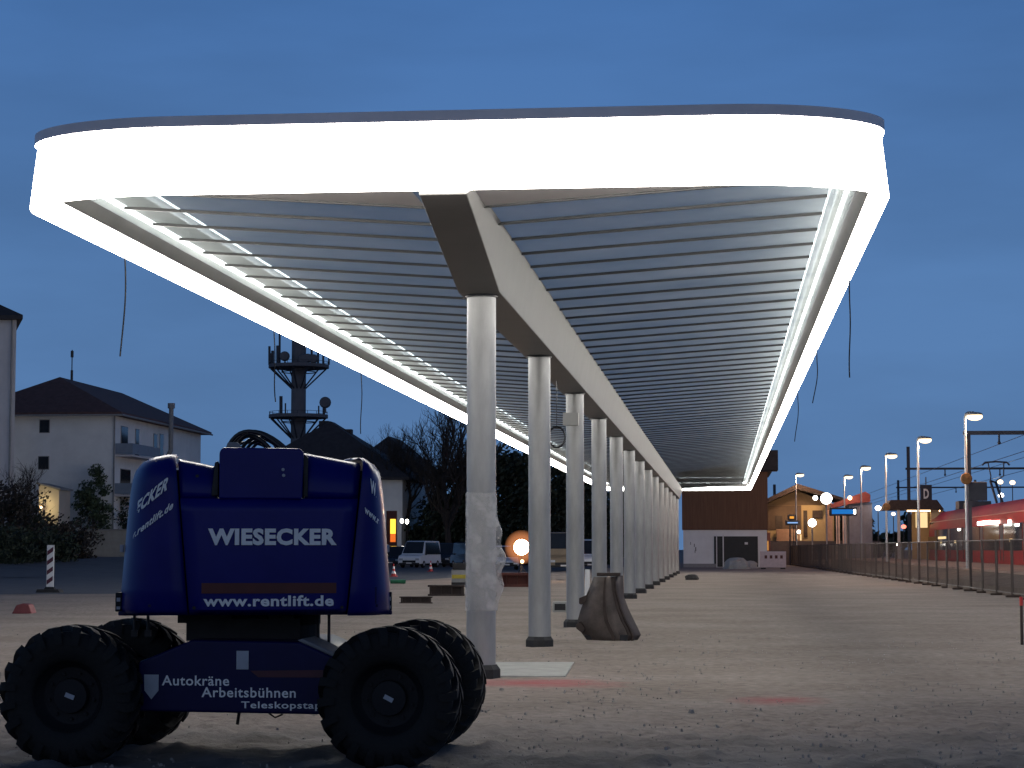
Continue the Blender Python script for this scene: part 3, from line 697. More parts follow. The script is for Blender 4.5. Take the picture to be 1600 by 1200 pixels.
def rock(name, px, py, wpx, hpx, m_, lab, cat, seed=1, group=None, dz=1.0):
    p = gr(px, py); s = wpx * p.y / F; h = hpx * p.y / F; rr = random.Random(seed); mb = MB(); rows = []
    for i in range(6):
        t = i / 5; r = math.cos(t * math.pi / 2) ** 0.6
        rows.append([(s / 2 * r * math.cos(a * 0.7854) * (0.85 + 0.3 * rr.random()), s / 2 * dz * r * math.sin(a * 0.7854) * (0.85 + 0.3 * rr.random()), h * math.sin(t * math.pi / 2) - 0.01) for a in range(8)])
    mb.grid(rows, True); o = mb.build(name, m_); o.location = (p.x, p.y, 0); return tag(o, lab, cat, group)
rock('rubber_block', 1081, 906, 22, 9, M['black'], 'small black rubber block lying alone on the gravel', 'block', 3)
rock('rubble_heap', 1152, 889, 40, 18, M['concrete'], 'pale rubble heap in front of the dark gate', 'rubble', 5)
rock('rubble_heap', 1172, 888, 24, 12, M['concrete'], 'smaller rubble heap beside the red and white barrier', 'rubble', 6)
def block(name, px, py, wpx, hpx, m_, lab, cat, lid=None):
    p = gr(px, py); s = wpx * p.y / F; h = hpx * p.y / F
    t = thing(name, lab, cat, (p.x, p.y, 0)); mb = MB(); mb.bx(-s / 2, s / 2, 0, s * 0.7, 0, h); mb.build('body', m_, t, bevel=0.02)
    if lid: mb = MB(); mb.bx(-s * .35, s * .35, -0.012, 0.0, h * .25, h * .8); mb.build('panel', lid, t)
    return t
block('kerb_block', 875, 958, 24, 18, M['concrete'], 'pale stone block with a dark hollow behind the second column', 'block', M['dark_steel'])
p = gr(917, 952); m = MB(); m.tube([(p.x, p.y, 0), (p.x + 0.02, p.y + 0.05, 1.1)], 0.07, 10); tag(m.build('plastic_pipe', M['white_paint']), 'short white plastic pipe standing behind the digger bucket', 'pipe')
m = MB(); p = at(870, 683, Y0 + SP * 1.6); rr = 0.16
rows = [[(p.x + (rr + 0.018 * math.cos(b2)) * math.cos(a2), p.y + 0.02 * math.sin(b2), p.z + 1.25 * (rr + 0.018 * math.cos(b2)) * math.sin(a2)) for b2 in [k * 1.2566 for k in range(5)]] for a2 in [k * 2 * math.pi / 24 for k in range(25)]]
m.grid(rows, True); m.tube([(p.x, p.y, p.z + 0.19), (p.x, p.y, zp(p.x - CX) + 0.02)], 0.008, 5); tag(m.build('cable_ring', M['cable']), 'coiled cable ring hanging under the canopy behind the second column', 'cable')
# I-section steel pieces lying on the ground
def ibeam(px, py, wpx, hpx, m_, lab, rz=0.0, flange=0.9):
    p = gr(px, py); L = wpx * p.y / F; h = hpx * p.y / F; mb = MB(); fw_ = h * 0.9
    mb.bx(-L / 2, L / 2, -fw_ / 2, fw_ / 2, h * .82, h); mb.bx(-L / 2 + 0.04, L / 2 - 0.04, -h * .06, h * .06, h * .14, h * .84); mb.bx(-L / 2, L / 2, -fw_ / 2, fw_ / 2, 0, h * .16)
    for q in (-0.42, -0.14, 0.14, 0.42): mb.bx(q * L - 0.015, q * L + 0.015, -fw_ * .42, fw_ * .42, h * .15, h * .83)
    o = mb.build('steel_beam', m_, bevel=0.006); o.location = (p.x, p.y, 0); o.rotation_euler = (0, 0, rz); return tag(o, lab, 'steel beam', 'steel beams lying by the columns')
ibeam(650, 943, 52, 11, M['rust_dark'], 'dark steel beam lying just right of the lift cowl, nearest of the beams', 0.05)
ibeam(698, 931, 58, 17, M['rust_dark'], 'brown steel beam lying close to the left of the nearest column', -0.03)
ibeam(800, 917, 60, 22, M['rust_red'], 'red primed steel beam lying between the two nearest columns', 0.04)
ibeam(790, 910, 40, 10, M['rust_red'], 'smaller red steel beam leaning behind the red primed beam', -0.2)
# equipment box
p = gr(716, 916); t = thing('equipment_box', 'grey machine box with a yellow band left of the nearest column', 'machine', (p.x, p.y, 0)); s = p.y / F
m = MB(); m.bx(-11 * s, 13 * s, 0, 0.6, 6 * s, 26 * s); m.build('housing', M['grey_paint'], t, bevel=0.02)
m = MB(); m.bx(-10 * s, 13 * s, -0.02, 0.62, 12 * s, 18 * s); m.build('band', M['yellow'], t, bevel=0.01)
m = MB(); m.bx(-9 * s, 13 * s, -0.04, 0.64, 26 * s, 36 * s); m.build('cover', M['black'], t, bevel=0.03)
m = MB(); m.bx(-11 * s, 13 * s, 0.02, 0.58, 0, 6 * s); m.build('skid', M['black'], t)
# traffic cones
def cone(px, py, hpx, lab):
    p = gr(px, py); h = hpx * p.y / F; t = thing('traffic_cone', lab, 'traffic cone', (p.x, p.y, 0), 0, 'traffic cones')
    mb = MB(); mb.bx(-h * .28, h * .28, -h * .28, h * .28, 0, h * .06); mb.lathe([(h * .2, h * .06), (h * .17, h * .25)], (0, 0, 0), n=16); mb.lathe([(h * .125, h * .45), (h * .095, h * .62)], (0, 0, 0), n=16); mb.lathe([(h * .06, h * .82), (h * .035, h), (0, h)], (0, 0, 0), n=16); mb.build('body', M['red_paint'], t)
    mb = MB(); mb.lathe([(h * .17, h * .25), (h * .125, h * .45)], (0, 0, 0), n=16); mb.lathe([(h * .095, h * .62), (h * .06, h * .82)], (0, 0, 0), n=16); mb.build('white_band', M['white_paint'], t)
cone(615, 901, 20, 'red and white traffic cone beside the right cowl of the lift')
cone(673, 893, 17, 'red and white traffic cone in front of the white van')
p = gr(622, 912); m = MB(); rows = []
for i in range(8):
    t_ = i / 7; rows.append([(-0.35 + 0.7 * t_, 0.16 * math.cos(a) * (0.8 + .2 * math.sin(i * 2)), max(0, 0.10 + 0.10 * math.sin(a))) for a in [k * 0.7854 for k in range(8)]])
m.grid(rows, True); o = m.build('tarpaulin_roll', M['green'], smooth=True); o.location = (p.x, p.y, 0); tag(o, 'small green tarpaulin roll lying on the asphalt beside the lift', 'tarpaulin')
# warning beacon board at the left, red base block
p = gr(78, 926); s = p.y / F
t = thing('warning_beacon', 'striped red and white roadworks beacon on a rubber foot', 'beacon', (p.x, p.y, 0))
m = MB(); m.prism([(-20 * s, 0), (20 * s, 0), (16 * s, 0.13), (-18 * s, 0.13)], -0.25, 0.25); m.prism([(-9 * s, 0.131), (9 * s, 0.131), (6 * s, 0.22), (-6 * s, 0.22)], -0.1, 0.1); m.build('foot', M['black'], t)
m = MB(); m.bx(-6 * s, 6 * s, -0.02, 0.02, 0.2, 76 * s); bd = m.build('board', M['white_paint'], t, bevel=0.01)
m = MB()
for k in range(4):
    z0 = 0.3 + k * 15.5 * s; m.add([(-5.4 * s, -0.024, z0), (4.5 * s, -0.024, z0 + 7 * s), (4.5 * s, -0.024, z0 + 14 * s), (-5.4 * s, -0.024, z0 + 7 * s)], [(0, 1, 2, 3)])
m.build('stripe', M['stripe_dark'], bd)
p = gr(38, 959); s = p.y / F; m = MB(); m.prism([(-17 * s, 0), (17 * s, 0), (11 * s, 15 * s), (2 * s, 17 * s), (-10 * s, 14 * s)], -0.2, 0.2); o = m.build('barrier_foot', mat('faded_red', (0.16, 0.04, 0.045), 0.7), bevel=0.03); o.location = p; tag(o, 'red plastic barrier foot lying on the ground at the left', 'barrier foot')
# flood lamp
p = at(815, 855, 104); t = thing('flood_lamp', 'glaring round work lamp on a short stand between the two nearest columns', 'lamp', (p.x, p.y, 0))
m = MB(); m.tube([(0, 0, 0.5), (0, 0, p.z - 0.3)], 0.03, 6)
for a in (0.4, 2.5, 4.6): m.tube([(0, 0, 0.8), (0.5 * math.cos(a), 0.5 * math.sin(a), 0)], 0.025, 6)
m.build('stand', M['dark_steel'], t)
m = MB(); m.ball((0, 0, p.z), 0.40, 16, 10); m.build('globe', M['beacon'], t, smooth=True)
hm = bpy.data.materials.new('amber_halo'); hm.use_nodes = True; ht = hm.node_tree; ht.nodes.clear()
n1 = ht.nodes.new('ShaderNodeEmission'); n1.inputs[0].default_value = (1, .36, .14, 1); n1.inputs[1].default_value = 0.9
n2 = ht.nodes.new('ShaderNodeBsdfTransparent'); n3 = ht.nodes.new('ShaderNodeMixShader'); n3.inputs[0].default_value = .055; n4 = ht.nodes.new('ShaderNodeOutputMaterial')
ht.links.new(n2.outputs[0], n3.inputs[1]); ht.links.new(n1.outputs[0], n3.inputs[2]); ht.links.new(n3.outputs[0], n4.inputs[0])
for rr_ in (.46, .51, .56, .61, .66, .71, .76, .81, .86): m = MB(); m.ball((0, 0, p.z), rr_, 24, 16); m.build('halo_shell', hm, t, smooth=True)  # faint emissive shells added as the glow halo round the lamp
m = MB(); m.ball((0.05, -0.2, p.z - 0.72), 0.09, 10, 6); m.build('indicator', M['lamp_warm'], t, smooth=True)
# red white barrier at the wooden building
p = gr(1208, 889); s = p.y / F; t = thing('roadworks_barrier', 'red and white plastic barrier by the corner of the wooden building', 'barrier', (p.x, p.y, 0), 0.0)
m = MB(); m.bx(-20 * s, 20 * s, -0.03, 0.03, 0.12, 27 * s); bd = m.build('board', M['pink_white'], t, bevel=0.02)
m = MB()
for k in range(4): m.bx((-13 + 8 * k) * s, (-9 + 8 * k) * s, -0.045, -0.032, 16 * s, 21 * s)
m.build('reflector', M['stripe'], bd)
for q in (-15, 15): m = MB(); m.bx(q * s - 0.2, q * s + 0.2, -0.25, 0.25, 0, 0.11); m.build('foot', M['black'], t)
p = gr(1198, 892); m = MB(); m.bx(-0.5, 0.5, 0, 0.4, 0, 3.2)
p = at(1196, 830, 196); t = thing('ticket_machine', 'reddish ticket machine pillar behind the roadworks barrier', 'machine', (p.x, p.y, 0)); m = MB(); m.bx(-0.45, 0.45, -0.3, 0.3, 0, 3.2); m.build('housing', mat('machine_red', (0.30, 0.11, 0.07), 0.5), t, bevel=0.03)
m = MB(); m.bx(-0.28, 0.28, -0.312, -0.301, 1.5, 2.4); m.build('screen', M['lamp_warm'] if False else emit('dim_orange_screen', (1.0, 0.45, 0.12), 0.5), t)
# marker post at the right edge of the site
p = gr(1597, 1010); t = thing('marker_post', 'thin red topped post at the right edge of the gravel', 'post', (p.x, p.y, 0)); m = MB(); m.tube([(0, 0, 0), (0, 0, 0.7)], 0.025, 8); m.build('stake', M['rust_dark'], t); m = MB(); m.tube([(0, 0, 0.7), (0, 0, 0.85)], 0.03, 8); m.build('cap', M['red_paint'], t)

# ------------------------------------------------------------------ houses
def windows(parent, specs, axis, plane):
    # specs: (u0, u1, z0, z1) on a wall plane; axis 'x': wall normal -y at y=plane; 'y': wall normal +x at x=plane
    for u0, u1, z0, z1 in specs:
        m = MB()
        if axis == 'x': m.bx(u0 - .06, u1 + .06, plane - 0.05, plane + 0.1, z0 - .06, z1 + .06)
        else: m.bx(plane - 0.1, plane + 0.05, u0 - .06, u1 + .06, z0 - .06, z1 + .06)
        fr = m.build('window', M['grey_paint'], parent, True); m = MB()
        if axis == 'x': m.bx(u0, u1, plane - 0.058, plane - 0.052, z0, z1)
        else: m.bx(plane + 0.052, plane + 0.058, u0, u1, z0, z1)
        m.v = [(v[0] - parent.location.x, v[1] - parent.location.y, v[2] - parent.location.z) for v in m.v]; m.build('pane', M['pane'], fr)
def hip(m, x0, x1, y0, y1, ze, zr, inset, over=0.7, along='y'):
    x0 -= over; x1 += over; y0 -= over; y1 += over
    if along == 'y':
        xm = (x0 + x1) / 2; a, b_ = (xm, y0 + inset, zr), (xm, y1 - inset, zr)
        m.add([(x0, y0, ze), (x1, y0, ze), (x1, y1, ze), (x0, y1, ze), a, b_], [(0, 1, 4), (1, 2, 5, 4), (2, 3, 5), (3, 0, 4, 5), (3, 2, 1, 0)])
    else:
        ym = (y0 + y1) / 2; a, b_ = (x0 + inset, ym, zr), (x1 - inset, ym, zr)
        m.add([(x0, y0, ze), (x1, y0, ze), (x1, y1, ze), (x0, y1, ze), a, b_], [(0, 1, 5, 4), (1, 2, 5), (2, 3, 4, 5), (3, 0, 4), (3, 2, 1, 0)])
    m.bx(x0, x1, y0, y1, ze - 0.28, ze - 0.004)
# apartment house with balconies
ya, yb_ = 175.0, 205.0; xr = at(178, 700, ya).x; xl = xr - 13.5; ze = at(150, 650, ya).z; zr = at(95, 590, ya + 6).z
hA = thing('apartment_house', 'white apartment house with brown hipped roof and corner balconies behind the lift', 'house', (xr, ya, 0))
m = MB(); m.bx(xl, xr, ya, yb_, 0, ze); m.build('wall', M['wall_white'], hA, True)
m = MB(); hip(m, xl, xr, ya, yb_, ze + 0.28, zr, 6.2, 0.9); m.build('roof', M['roof'], hA, True)
windows(hA, [(at(75, 0, ya).x, at(89, 0, ya).x, at(0, 676, ya).z, at(0, 657, ya).z), (at(74, 0, ya).x, at(89, 0, ya).x, at(0, 733, ya).z, at(0, 714, ya).z), (at(20, 0, ya).x, at(32, 0, ya).x, at(0, 676, ya).z, at(0, 657, ya).z)], 'x', ya)
windows(hA, [(ya + 2, ya + 4, ze - 3, ze - .8), (ya + 6.5, ya + 7.6, ze - 3.2, ze - .8), (ya + 12.5, ya + 13.6, ze - 3.0, ze - .9), (ya + 14.6, ya + 15.8, ze - 3.2, ze - .8), (ya + 2, ya + 5, ze - 6.6, ze - 4.6), (ya + 13, ya + 15, ze - 6.5, ze - 4.4)], 'y', xr)
for zb in (ze - 3.4, ze - 6.9):
    m = MB(); m.bx(xr + 0.01, xr + 1.6, ya + 0.3, ya + 9, zb - 0.16, zb); bl = m.build('balcony', M['wall_grey'], hA, True)
    m = MB()
    m.bx(xr + 1.52, xr + 1.58, ya + 0.32, ya + 8.98, zb + 0.08, zb + 1.0); m.bx(xr + 0.02, xr + 1.5, ya + 0.34, ya + 0.4, zb + 0.08, zb + 1.0)
    m.v = [(v[0] - xr, v[1] - ya, v[2]) for v in m.v]; m.build('railing', M['balcony'], bl)
m = MB(); m.tube([(xl - 1, ya - .98, ze + .02), (xr + .98, ya - .98, ze + .02), (xr + .98, yb_ + .9, ze + .02)], .09, 6); m.tube([(xr + .06, ya - .1, ze), (xr + .06, ya - .1, .3)], .07, 6); m.build('gutter', M['grey_paint'], hA, True)
pf = at(278, 700, ya + 14); m = MB(); m.tube([(xr + 0.5, ya + 13.2, 3), (xr + 0.5, ya + 13.2, ze - 4.5), (xr + 1.4, ya + 13.5, ze - 2.4), (xr + 1.4, ya + 13.5, at(0, 640, ya + 13.5).z)], 0.22, 10); m.tube([(xr + 1.4, ya + 13.5, at(0, 640, ya + 13.5).z), (xr + 1.4, ya + 13.5, at(0, 632, ya + 13.5).z)], 0.34, 10); m.build('flue', M['grey_paint'], hA, True)
m = MB(); a = at(112, 597, ya + 9); m.tube([a - Vector((0, 0, 0.6)), a + Vector((0, 0, 3.0))], 0.05, 6); m.tube([a, a + Vector((0, 0, 1.1))], 0.12, 6); m.tube([a + Vector((0, 0, 2.3)), a + Vector((0, 0, 2.9))], 0.14, 6); m.build('antenna', M['dark_steel'], hA, True)
# building at the left edge
yl = 150.0; xr2 = at(24, 600, yl).x; ze2 = at(0, 500, yl).z
hL = thing('apartment_block', 'tall grey rendered building cut by the left edge of the picture', 'house', (xr2, yl, 0)); m = MB(); m.prism([(xr2 - 14, yl), (xr2, yl), (xr2 - 6.3, yl + 14), (xr2 - 20, yl + 14)], 0, ze2, 'z'); m.build('wall', M['wall_grey'], hL, True)
m = MB(); q = [(xr2 - 14.6, yl - .6), (xr2 + .7, yl - .6), (xr2 - 5.6, yl + 14.6), (xr2 - 20.6, yl + 14.6)]
m.add([(x, y, ze2 + .3) for x, y in q] + [(xr2 - 9.5, yl + 6.5, ze2 + 4.6)], [(0, 1, 4), (1, 2, 4), (2, 3, 4), (3, 0, 4)]); m.prism(q, ze2 + .004, ze2 + .296, 'z'); m.build('roof', M['roof_dark'], hL, True)
m = MB(); m.tube([(xr2 - .3, yl - .12, 0.2), (xr2 - .3, yl - .12, ze2)], 0.07, 6); m.build('downpipe', M['grey_paint'], hL, True)
# dark roofed houses behind the lift
yB = 205.0; hB = thing('dark_roof_house', 'house with a dark hipped roof and two chimneys below the telecom tower', 'house', (at(505, 700, yB).x, yB, 0))
x0, x1 = at(380, 0, yB).x, at(632, 0, yB).x; zeB, zrB = at(0, 752, yB).z, at(0, 662, yB + 6).z
m = MB(); m.bx(x0, x1, yB, yB + 13, 0, zeB); m.build('wall', M['wall_white'], hB, True)
m = MB(); hip(m, x0, x1, yB, yB + 13, zeB + .28, zrB, 6.0, 0.8, 'y'); rf = m.build('roof', M['roof_dark'], hB, True)
for px, py in ((507, 658), (543, 671)):
    a = at(px, py, yB + 6.5); m = MB(); m.bx(a.x - .5, a.x + .5, yB + 6, yB + 7, a.z - 2.5, a.z); m.v = [(v[0] - hB.location.x, v[1] - yB, v[2]) for v in m.v]; m.build('chimney', M['roof_dark'], rf)
windows(hB, [(at(566, 0, yB).x, at(576, 0, yB).x, at(0, 790, yB).z, at(0, 772, yB).z)], 'x', yB)
yC = 222.0; hC = thing('white_walled_house', 'pale house with a dark sloping roof behind the bare tree', 'house', (at(600, 700, yC).x, yC, 0))
x0, x1 = at(545, 0, yC).x, at(661, 0, yC).x; zeC, zrC = at(0, 748, yC).z, at(0, 682, yC).z
m = MB(); m.bx(x0, x1, yC, yC + 16, 0, zeC); m.build('wall', M['wall_white'], hC, True)
m = MB(); hip(m, x0, x1, yC, yC + 16, zeC + .28, zrC, 4.2, 0.9, 'y'); m.build('roof', M['roof_dark'], hC, True)
windows(hC, [(at(633, 0, yC).x, at(637, 0, yC).x, at(0, 815, yC).z, at(0, 765, yC).z)], 'x', yC)
# lit shop sign and wall lamps by the pale house
p = at(612, 825, 196); t = thing('lit_sign_pillar', 'glowing yellow and orange sign pillar beside the right cowl of the lift', 'sign', (p.x, p.y, 0)); z = p.z; s = 196 / F
m = MB(); m.bx(-.5, .5, -.2, .2, 0, z + 27 * s); m.build('pillar', M['rust_red'], t, bevel=0.02)
m = MB(); m.bx(-.1, .42, -.225, -.205, z - 9 * s, z + 14 * s); m.build('yellow_panel', M['sign_yellow'], t)
m = MB(); m.bx(-.1, .42, -.222, -.205, z - 22 * s, z - 9.3 * s); m.build('orange_panel', emit('orange_panel', (1.0, 0.2, 0.03), 0.9), t)
for px, py, lab in ((608, 813, 'white wall lamp just left of the yellow sign pillar'), (628, 814, 'white wall lamp on the pale house, left one of the pair'), (636, 815, 'white wall lamp on the pale house, right one of the pair')):
    p = at(px, py, 199); t = thing('wall_lamp', lab, 'lamp', (p.x, p.y, p.z), 0, 'wall lamps by the pale house'); m = MB(); m.ball((0, 0, 0), 0.17, 10, 8, (1, 1, 1.4)); m.build('globe', M['lamp_white'], t, smooth=True)
    m = MB(); m.tube([(0, 0.05, -p.z), (0, 0.05, -0.25)], 0.03, 6); m.build('post', M['dark_steel'], t)
# garden wall, pale box at the left
p = at(132, 875, 172); zt = at(0, 829, 172).z; t = thing('storage_container', 'pale low container standing before the dark hedge left of the lift', 'container', (p.x, p.y, 0)); w_ = at(210, 0, 172).x - p.x
m = MB(); m.bx(0, w_, 0, 2.4, 0.5, zt); m.build('body', M['wood_pale'], t, bevel=0.03); m = MB(); m.bx(-.08, w_ + .08, -.08, 2.48, zt + .004, zt + .12); m.build('lid', M['grey_paint'], t)
p = at(60, 815, 168); x1 = at(106, 0, 168).x; zt = at(0, 757, 168).z; t = thing('garden_shed', 'small cream wall lit by a garden lamp among the hedges', 'shed', (p.x, p.y, 0)); m = MB()
m.prism([(0, 0), (x1 - p.x, 0), (x1 - p.x, zt - 0.5), (0, zt)], 0, 3); m.build('wall', M['wall_cream'], t)
m = MB(); m.prism([(-.2, zt + .02), (x1 - p.x + .2, zt - .5), (x1 - p.x + .2, zt - .36), (-.2, zt + .16)], -.2, 3.2); m.build('roof', M['grey_paint'], t)
p = at(64, 792, 167.3); t = thing('garden_lamp', 'glowing garden lamp by the cream shed wall', 'lamp', (p.x, p.y, 0)); m = MB(); m.ball((0, 0, p.z), 0.13, 10, 8); m.build('globe', M['lamp_warm'], t, smooth=True); m = MB(); m.tube([(0, 0, 0), (0, 0, p.z - .12)], .03, 6); m.build('post', M['dark_steel'], t)
ld = bpy.data.lights.new('garden_lamp_light', 'POINT'); ld.energy = 90; ld.color = (1, .8, .4); ld.shadow_soft_size = .12; lo_ = bpy.data.objects.new('lamp_light', ld); C.objects.link(lo_); lo_.parent = t; lo_.location = (0, -0.3, p.z)

# telecom tower
YT = 260.0; s = YT / F; p = at(465, 800, YT); t = thing('telecom_tower', 'dark concrete telecom tower with two antenna platforms', 'tower', (p.x, p.y, 0)); zz = lambda py: at(465, py, YT).z
m = MB(); m.lathe([(13 * s, 0), (11.8 * s, zz(655)), (11.2 * s, zz(470)), (0, zz(470))], (0, 0, 0), n=24); m.build('shaft', M['mast'], t, smooth=True)
for py, r in ((572, 48), (650, 47)):
    z = zz(py); m = MB(); m.lathe([(9 * s, z + .14), (r * s, z + .14), (r * s, z - .28), (9 * s, z - .28)], (0, 0, 0), n=32); pl = m.build('platform', M['mast'], t)
    m = MB()
    for k in range(12):
        a = 2 * math.pi * k / 12; m.tube([(r * .95 * s * math.cos(a), r * .95 * s * math.sin(a), z - .3), (9 * s * math.cos(a), 9 * s * math.sin(a), z - 38 * s)], 0.10, 5)
    m.lathe([(r * .55 * s, z - 9 * s), (r * .55 * s + .1, z - 9 * s), (r * .55 * s + .1, z - 10.5 * s)], (0, 0, 0), n=24)
    m.build('bracing', M['dark_post'], pl)
    m = MB()
    for k in range(18):
        a = 2 * math.pi * k / 18; m.tube([(r * .98 * s * math.cos(a), r * .98 * s * math.sin(a), z + .14), (r * .98 * s * math.cos(a), r * .98 * s * math.sin(a), z + 6 * s)], 0.035, 4)
    m.lathe([(r * .98 * s - .03, z + 6 * s), (r * .98 * s + .03, z + 6 * s), (r * .98 * s + .03, z + 6.6 * s), (r * .98 * s - .03, z + 6.6 * s)], (0, 0, 0), n=32); m.build('guard_rail', M['dark_post'], pl)
for px, y0, y1, rr in ((421, 570, 541, .16), (424, 570, 552, .26), (437, 570, 520, .14), (435, 570, 540, .3), (426, 570, 548, .2), (487, 570, 545, .15), (497, 570, 550, .15), (514, 570, 560, .12), (505, 570, 556, .14), (439, 648, 619, .22), (446, 648, 630, .1), (498, 648, 634, .1), (506, 648, 630, .18)):
    m = MB(); a = at(px, y0, YT); b2 = at(px, y1, YT); m.tube([(a.x - p.x, 0, a.z), (b2.x - p.x, 0, b2.z)], rr, 8); m.build('antenna', M['dark_post'], t)
for px, py, r in ((448, 558, .65), (478, 563, .75), (484, 561, .6), (493, 562, .6), (511, 630, .75)):
    a = at(px, py, YT); m = MB(); m.lathe([(0, -.5), (r * .8, -.45), (r, -.1), (r, .1), (r * .5, .35), (0, .4)], (a.x - p.x, -1.2, a.z), 'y', 16); m.tube([(a.x - p.x, -1.0, a.z - r), (a.x - p.x, -1.0, a.z - 1.3)], .12, 5); m.build('dish', M['mast'], t, smooth=True)

# ------------------------------------------------------------------ trees and hedges
def bare_tree(name, p, h, seed, lab, levels=5, spread=0.6, r0=None, group='bare trees'):
    rr = random.Random(seed); t = thing(name, lab, 'tree', (p.x, p.y, 0), 0, group); tr = MB(); tw = MB()
    def grow(a, d, L, r, lv):
        ps = [a]; q = a.copy(); dd = d.copy()
        for k in range(3):
            dd = (dd + Vector((rr.uniform(-.16, .16), rr.uniform(-.16, .16), rr.uniform(-.02, .14)))).normalized(); q = q + dd * L / 3; ps.append(q.copy())
        (tr if lv >= levels - 1 else tw).tube(ps, r, 6 if lv > 2 else 3, r * 0.55, False)
        if lv == 0: return
        n = 3 if lv > 2 else 4
        for k in range(n + (1 if lv == levels else 0)):
            a2 = rr.uniform(0, 6.28); tilt = rr.uniform(.35, .95) * (1.0 if lv < levels else 0.8)
            u = dd.orthogonal().normalized(); v = dd.cross(u); nd = (dd * math.cos(tilt) + (u * math.cos(a2) + v * math.sin(a2)) * math.sin(tilt)).normalized()
            nd = (nd + Vector((0, 0, 0.26))).normalized(); st = ps[rr.choice((1, 2, 3, 3))]
            grow(st, nd, L * rr.uniform(.58, .85), r * .60, lv - 1)
    grow(Vector((0, 0, 0)), Vector((rr.uniform(-.05, .05), 0, 1)), h * .36, r0 or h * .022, levels)
    tr.build('trunk', M['bark'], t, fix=False); tw.build('crown', M['bark'], t, fix=False); return t
bare_tree('bare_tree', at(700, 850, 200), 15.2, 12, 'big bare tree with dark twigs left of the nearest column', 6, r0=.42)
bare_tree('bare_tree', at(672, 850, 204), 14.8, 17, 'bare tree with a rounded crown between the pale house and the nearest column', 6, r0=.36)
bare_tree('bare_tree', at(634, 850, 208), 14.6, 8, 'slimmer bare tree in front of the pale house', 6, r0=.3)
bare_tree('bare_tree', at(12, 850, 140), 9.0, 21, 'small bare tree against the building at the left edge', 5, r0=.14)
bare_tree('bare_tree', at(748, 850, 212), 15, 31, 'bare tree mostly hidden behind the nearest column', 5, r0=.3)
def leafy(name, p, rx, ry, h, seed, lab, m_, n=1500, ls=0.3, cat='shrub', group=None, trunk=False, shape='ball', z0=0.0):
    rr = random.Random(seed); t = thing(name, lab, cat, (p.x, p.y, 0), 0, group); mb = MB()
    cl_ = []
    for k in range(max(6, n // 90)):
        u = rr.random(); a = rr.uniform(0, 6.28); q = math.sqrt(rr.random()); zc = z0 + (h - z0) * (0.1 + 0.82 * u)
        prof = {'ball': math.sin(math.pi * min(.98, .18 + .8 * u)) ** .7, 'cone': max(.15, 1 - u * .9), 'box': 1.0 - .15 * u}[shape]
        cl_.append((rx * prof * q * math.cos(a), ry * prof * q * math.sin(a), zc, rr.uniform(.16, .34) * min(rx * 1.6, h)))
    for i in range(n):
        cx_, cy_, cz_, cr0 = rr.choice(cl_)
        d = Vector((rr.gauss(0, 1), rr.gauss(0, 1), rr.gauss(0, 1))).normalized() * cr0 * rr.random() ** .4
        c_ = Vector((cx_, cy_, max(.05, cz_ + d.z * .8))) + Vector((d.x, d.y, 0))
        nrm = Vector((rr.gauss(0, 1), rr.gauss(0, 1), rr.gauss(0, 1))).normalized(); u_ = nrm.orthogonal().normalized(); v_ = nrm.cross(u_); s_ = ls * rr.uniform(.6, 1.4)
        mb.add([c_ + u_ * s_, c_ + v_ * s_ * .6, c_ - u_ * s_, c_ - v_ * s_ * .6], [(0, 1, 2, 3)])
    mb.build('crown', m_, t, fix=False); mb = MB()
    mb.tube([(0, 0, 0), (0.05, 0, h * .3), (-.05, .02, h * .75)], max(.06, h * .018), 6, .03)
    for k in range(4): a = k * 1.6; mb.tube([(0, 0, h * .25), (rx * .5 * math.cos(a), ry * .5 * math.sin(a), h * .65)], max(.03, h * .008), 5, .015)
    mb.build('trunk', M['bark'], t, fix=False); return t
HG = 'hedges and shrubs at the left'
for k, (px, Y, rx, h, m_, lab) in enumerate((
        (-12, 139, 3.2, 6.2, 'leaf_red', 'dark brown bush at the left edge under the tall building'), (40, 146, 3.0, 4.4, 'leaf_red', 'dark bush in front of the lit shed wall'), (20, 141, 3.0, 5.6, 'leaf', 'dark hedge bush below the small bare tree'),
        (96, 150, 2.6, 3.6, 'leaf_red', 'low dark bush beside the pale container'), (-5, 132, 2.6, 3.2, 'leaf', 'low hedge clump at the left edge'), (62, 136, 2.6, 2.8, 'leaf', 'low hedge clump behind the striped beacon'),
        (165, 177, 3.0, 6.6, 'leaf', 'dark hedge behind the pale container'), (195, 182, 3.0, 7.4, 'leaf', 'dark tall hedge beside the left cowl of the lift'), (120, 178, 2.2, 5.6, 'leaf', 'dark hedge right of the lit shed'),
        (88, 163, 1.4, 3.6, 'leaf2', 'green shrub lit by the garden lamp'))):
    leafy('hedge_bush', at(px, 870, Y), rx, 2.4, h, 40 + k, lab, M[m_], 4200, 0.13, 'bush', HG, shape='box')
leafy('conifer_shrub', at(145, 870, 173), 1.6, 1.6, 9.2, 71, 'rounded green shrub standing before the white apartment wall', M['leaf2'], 4500, 0.13, 'shrub', shape='ball', z0=1.5)
TG = 'dark evergreens behind the columns'
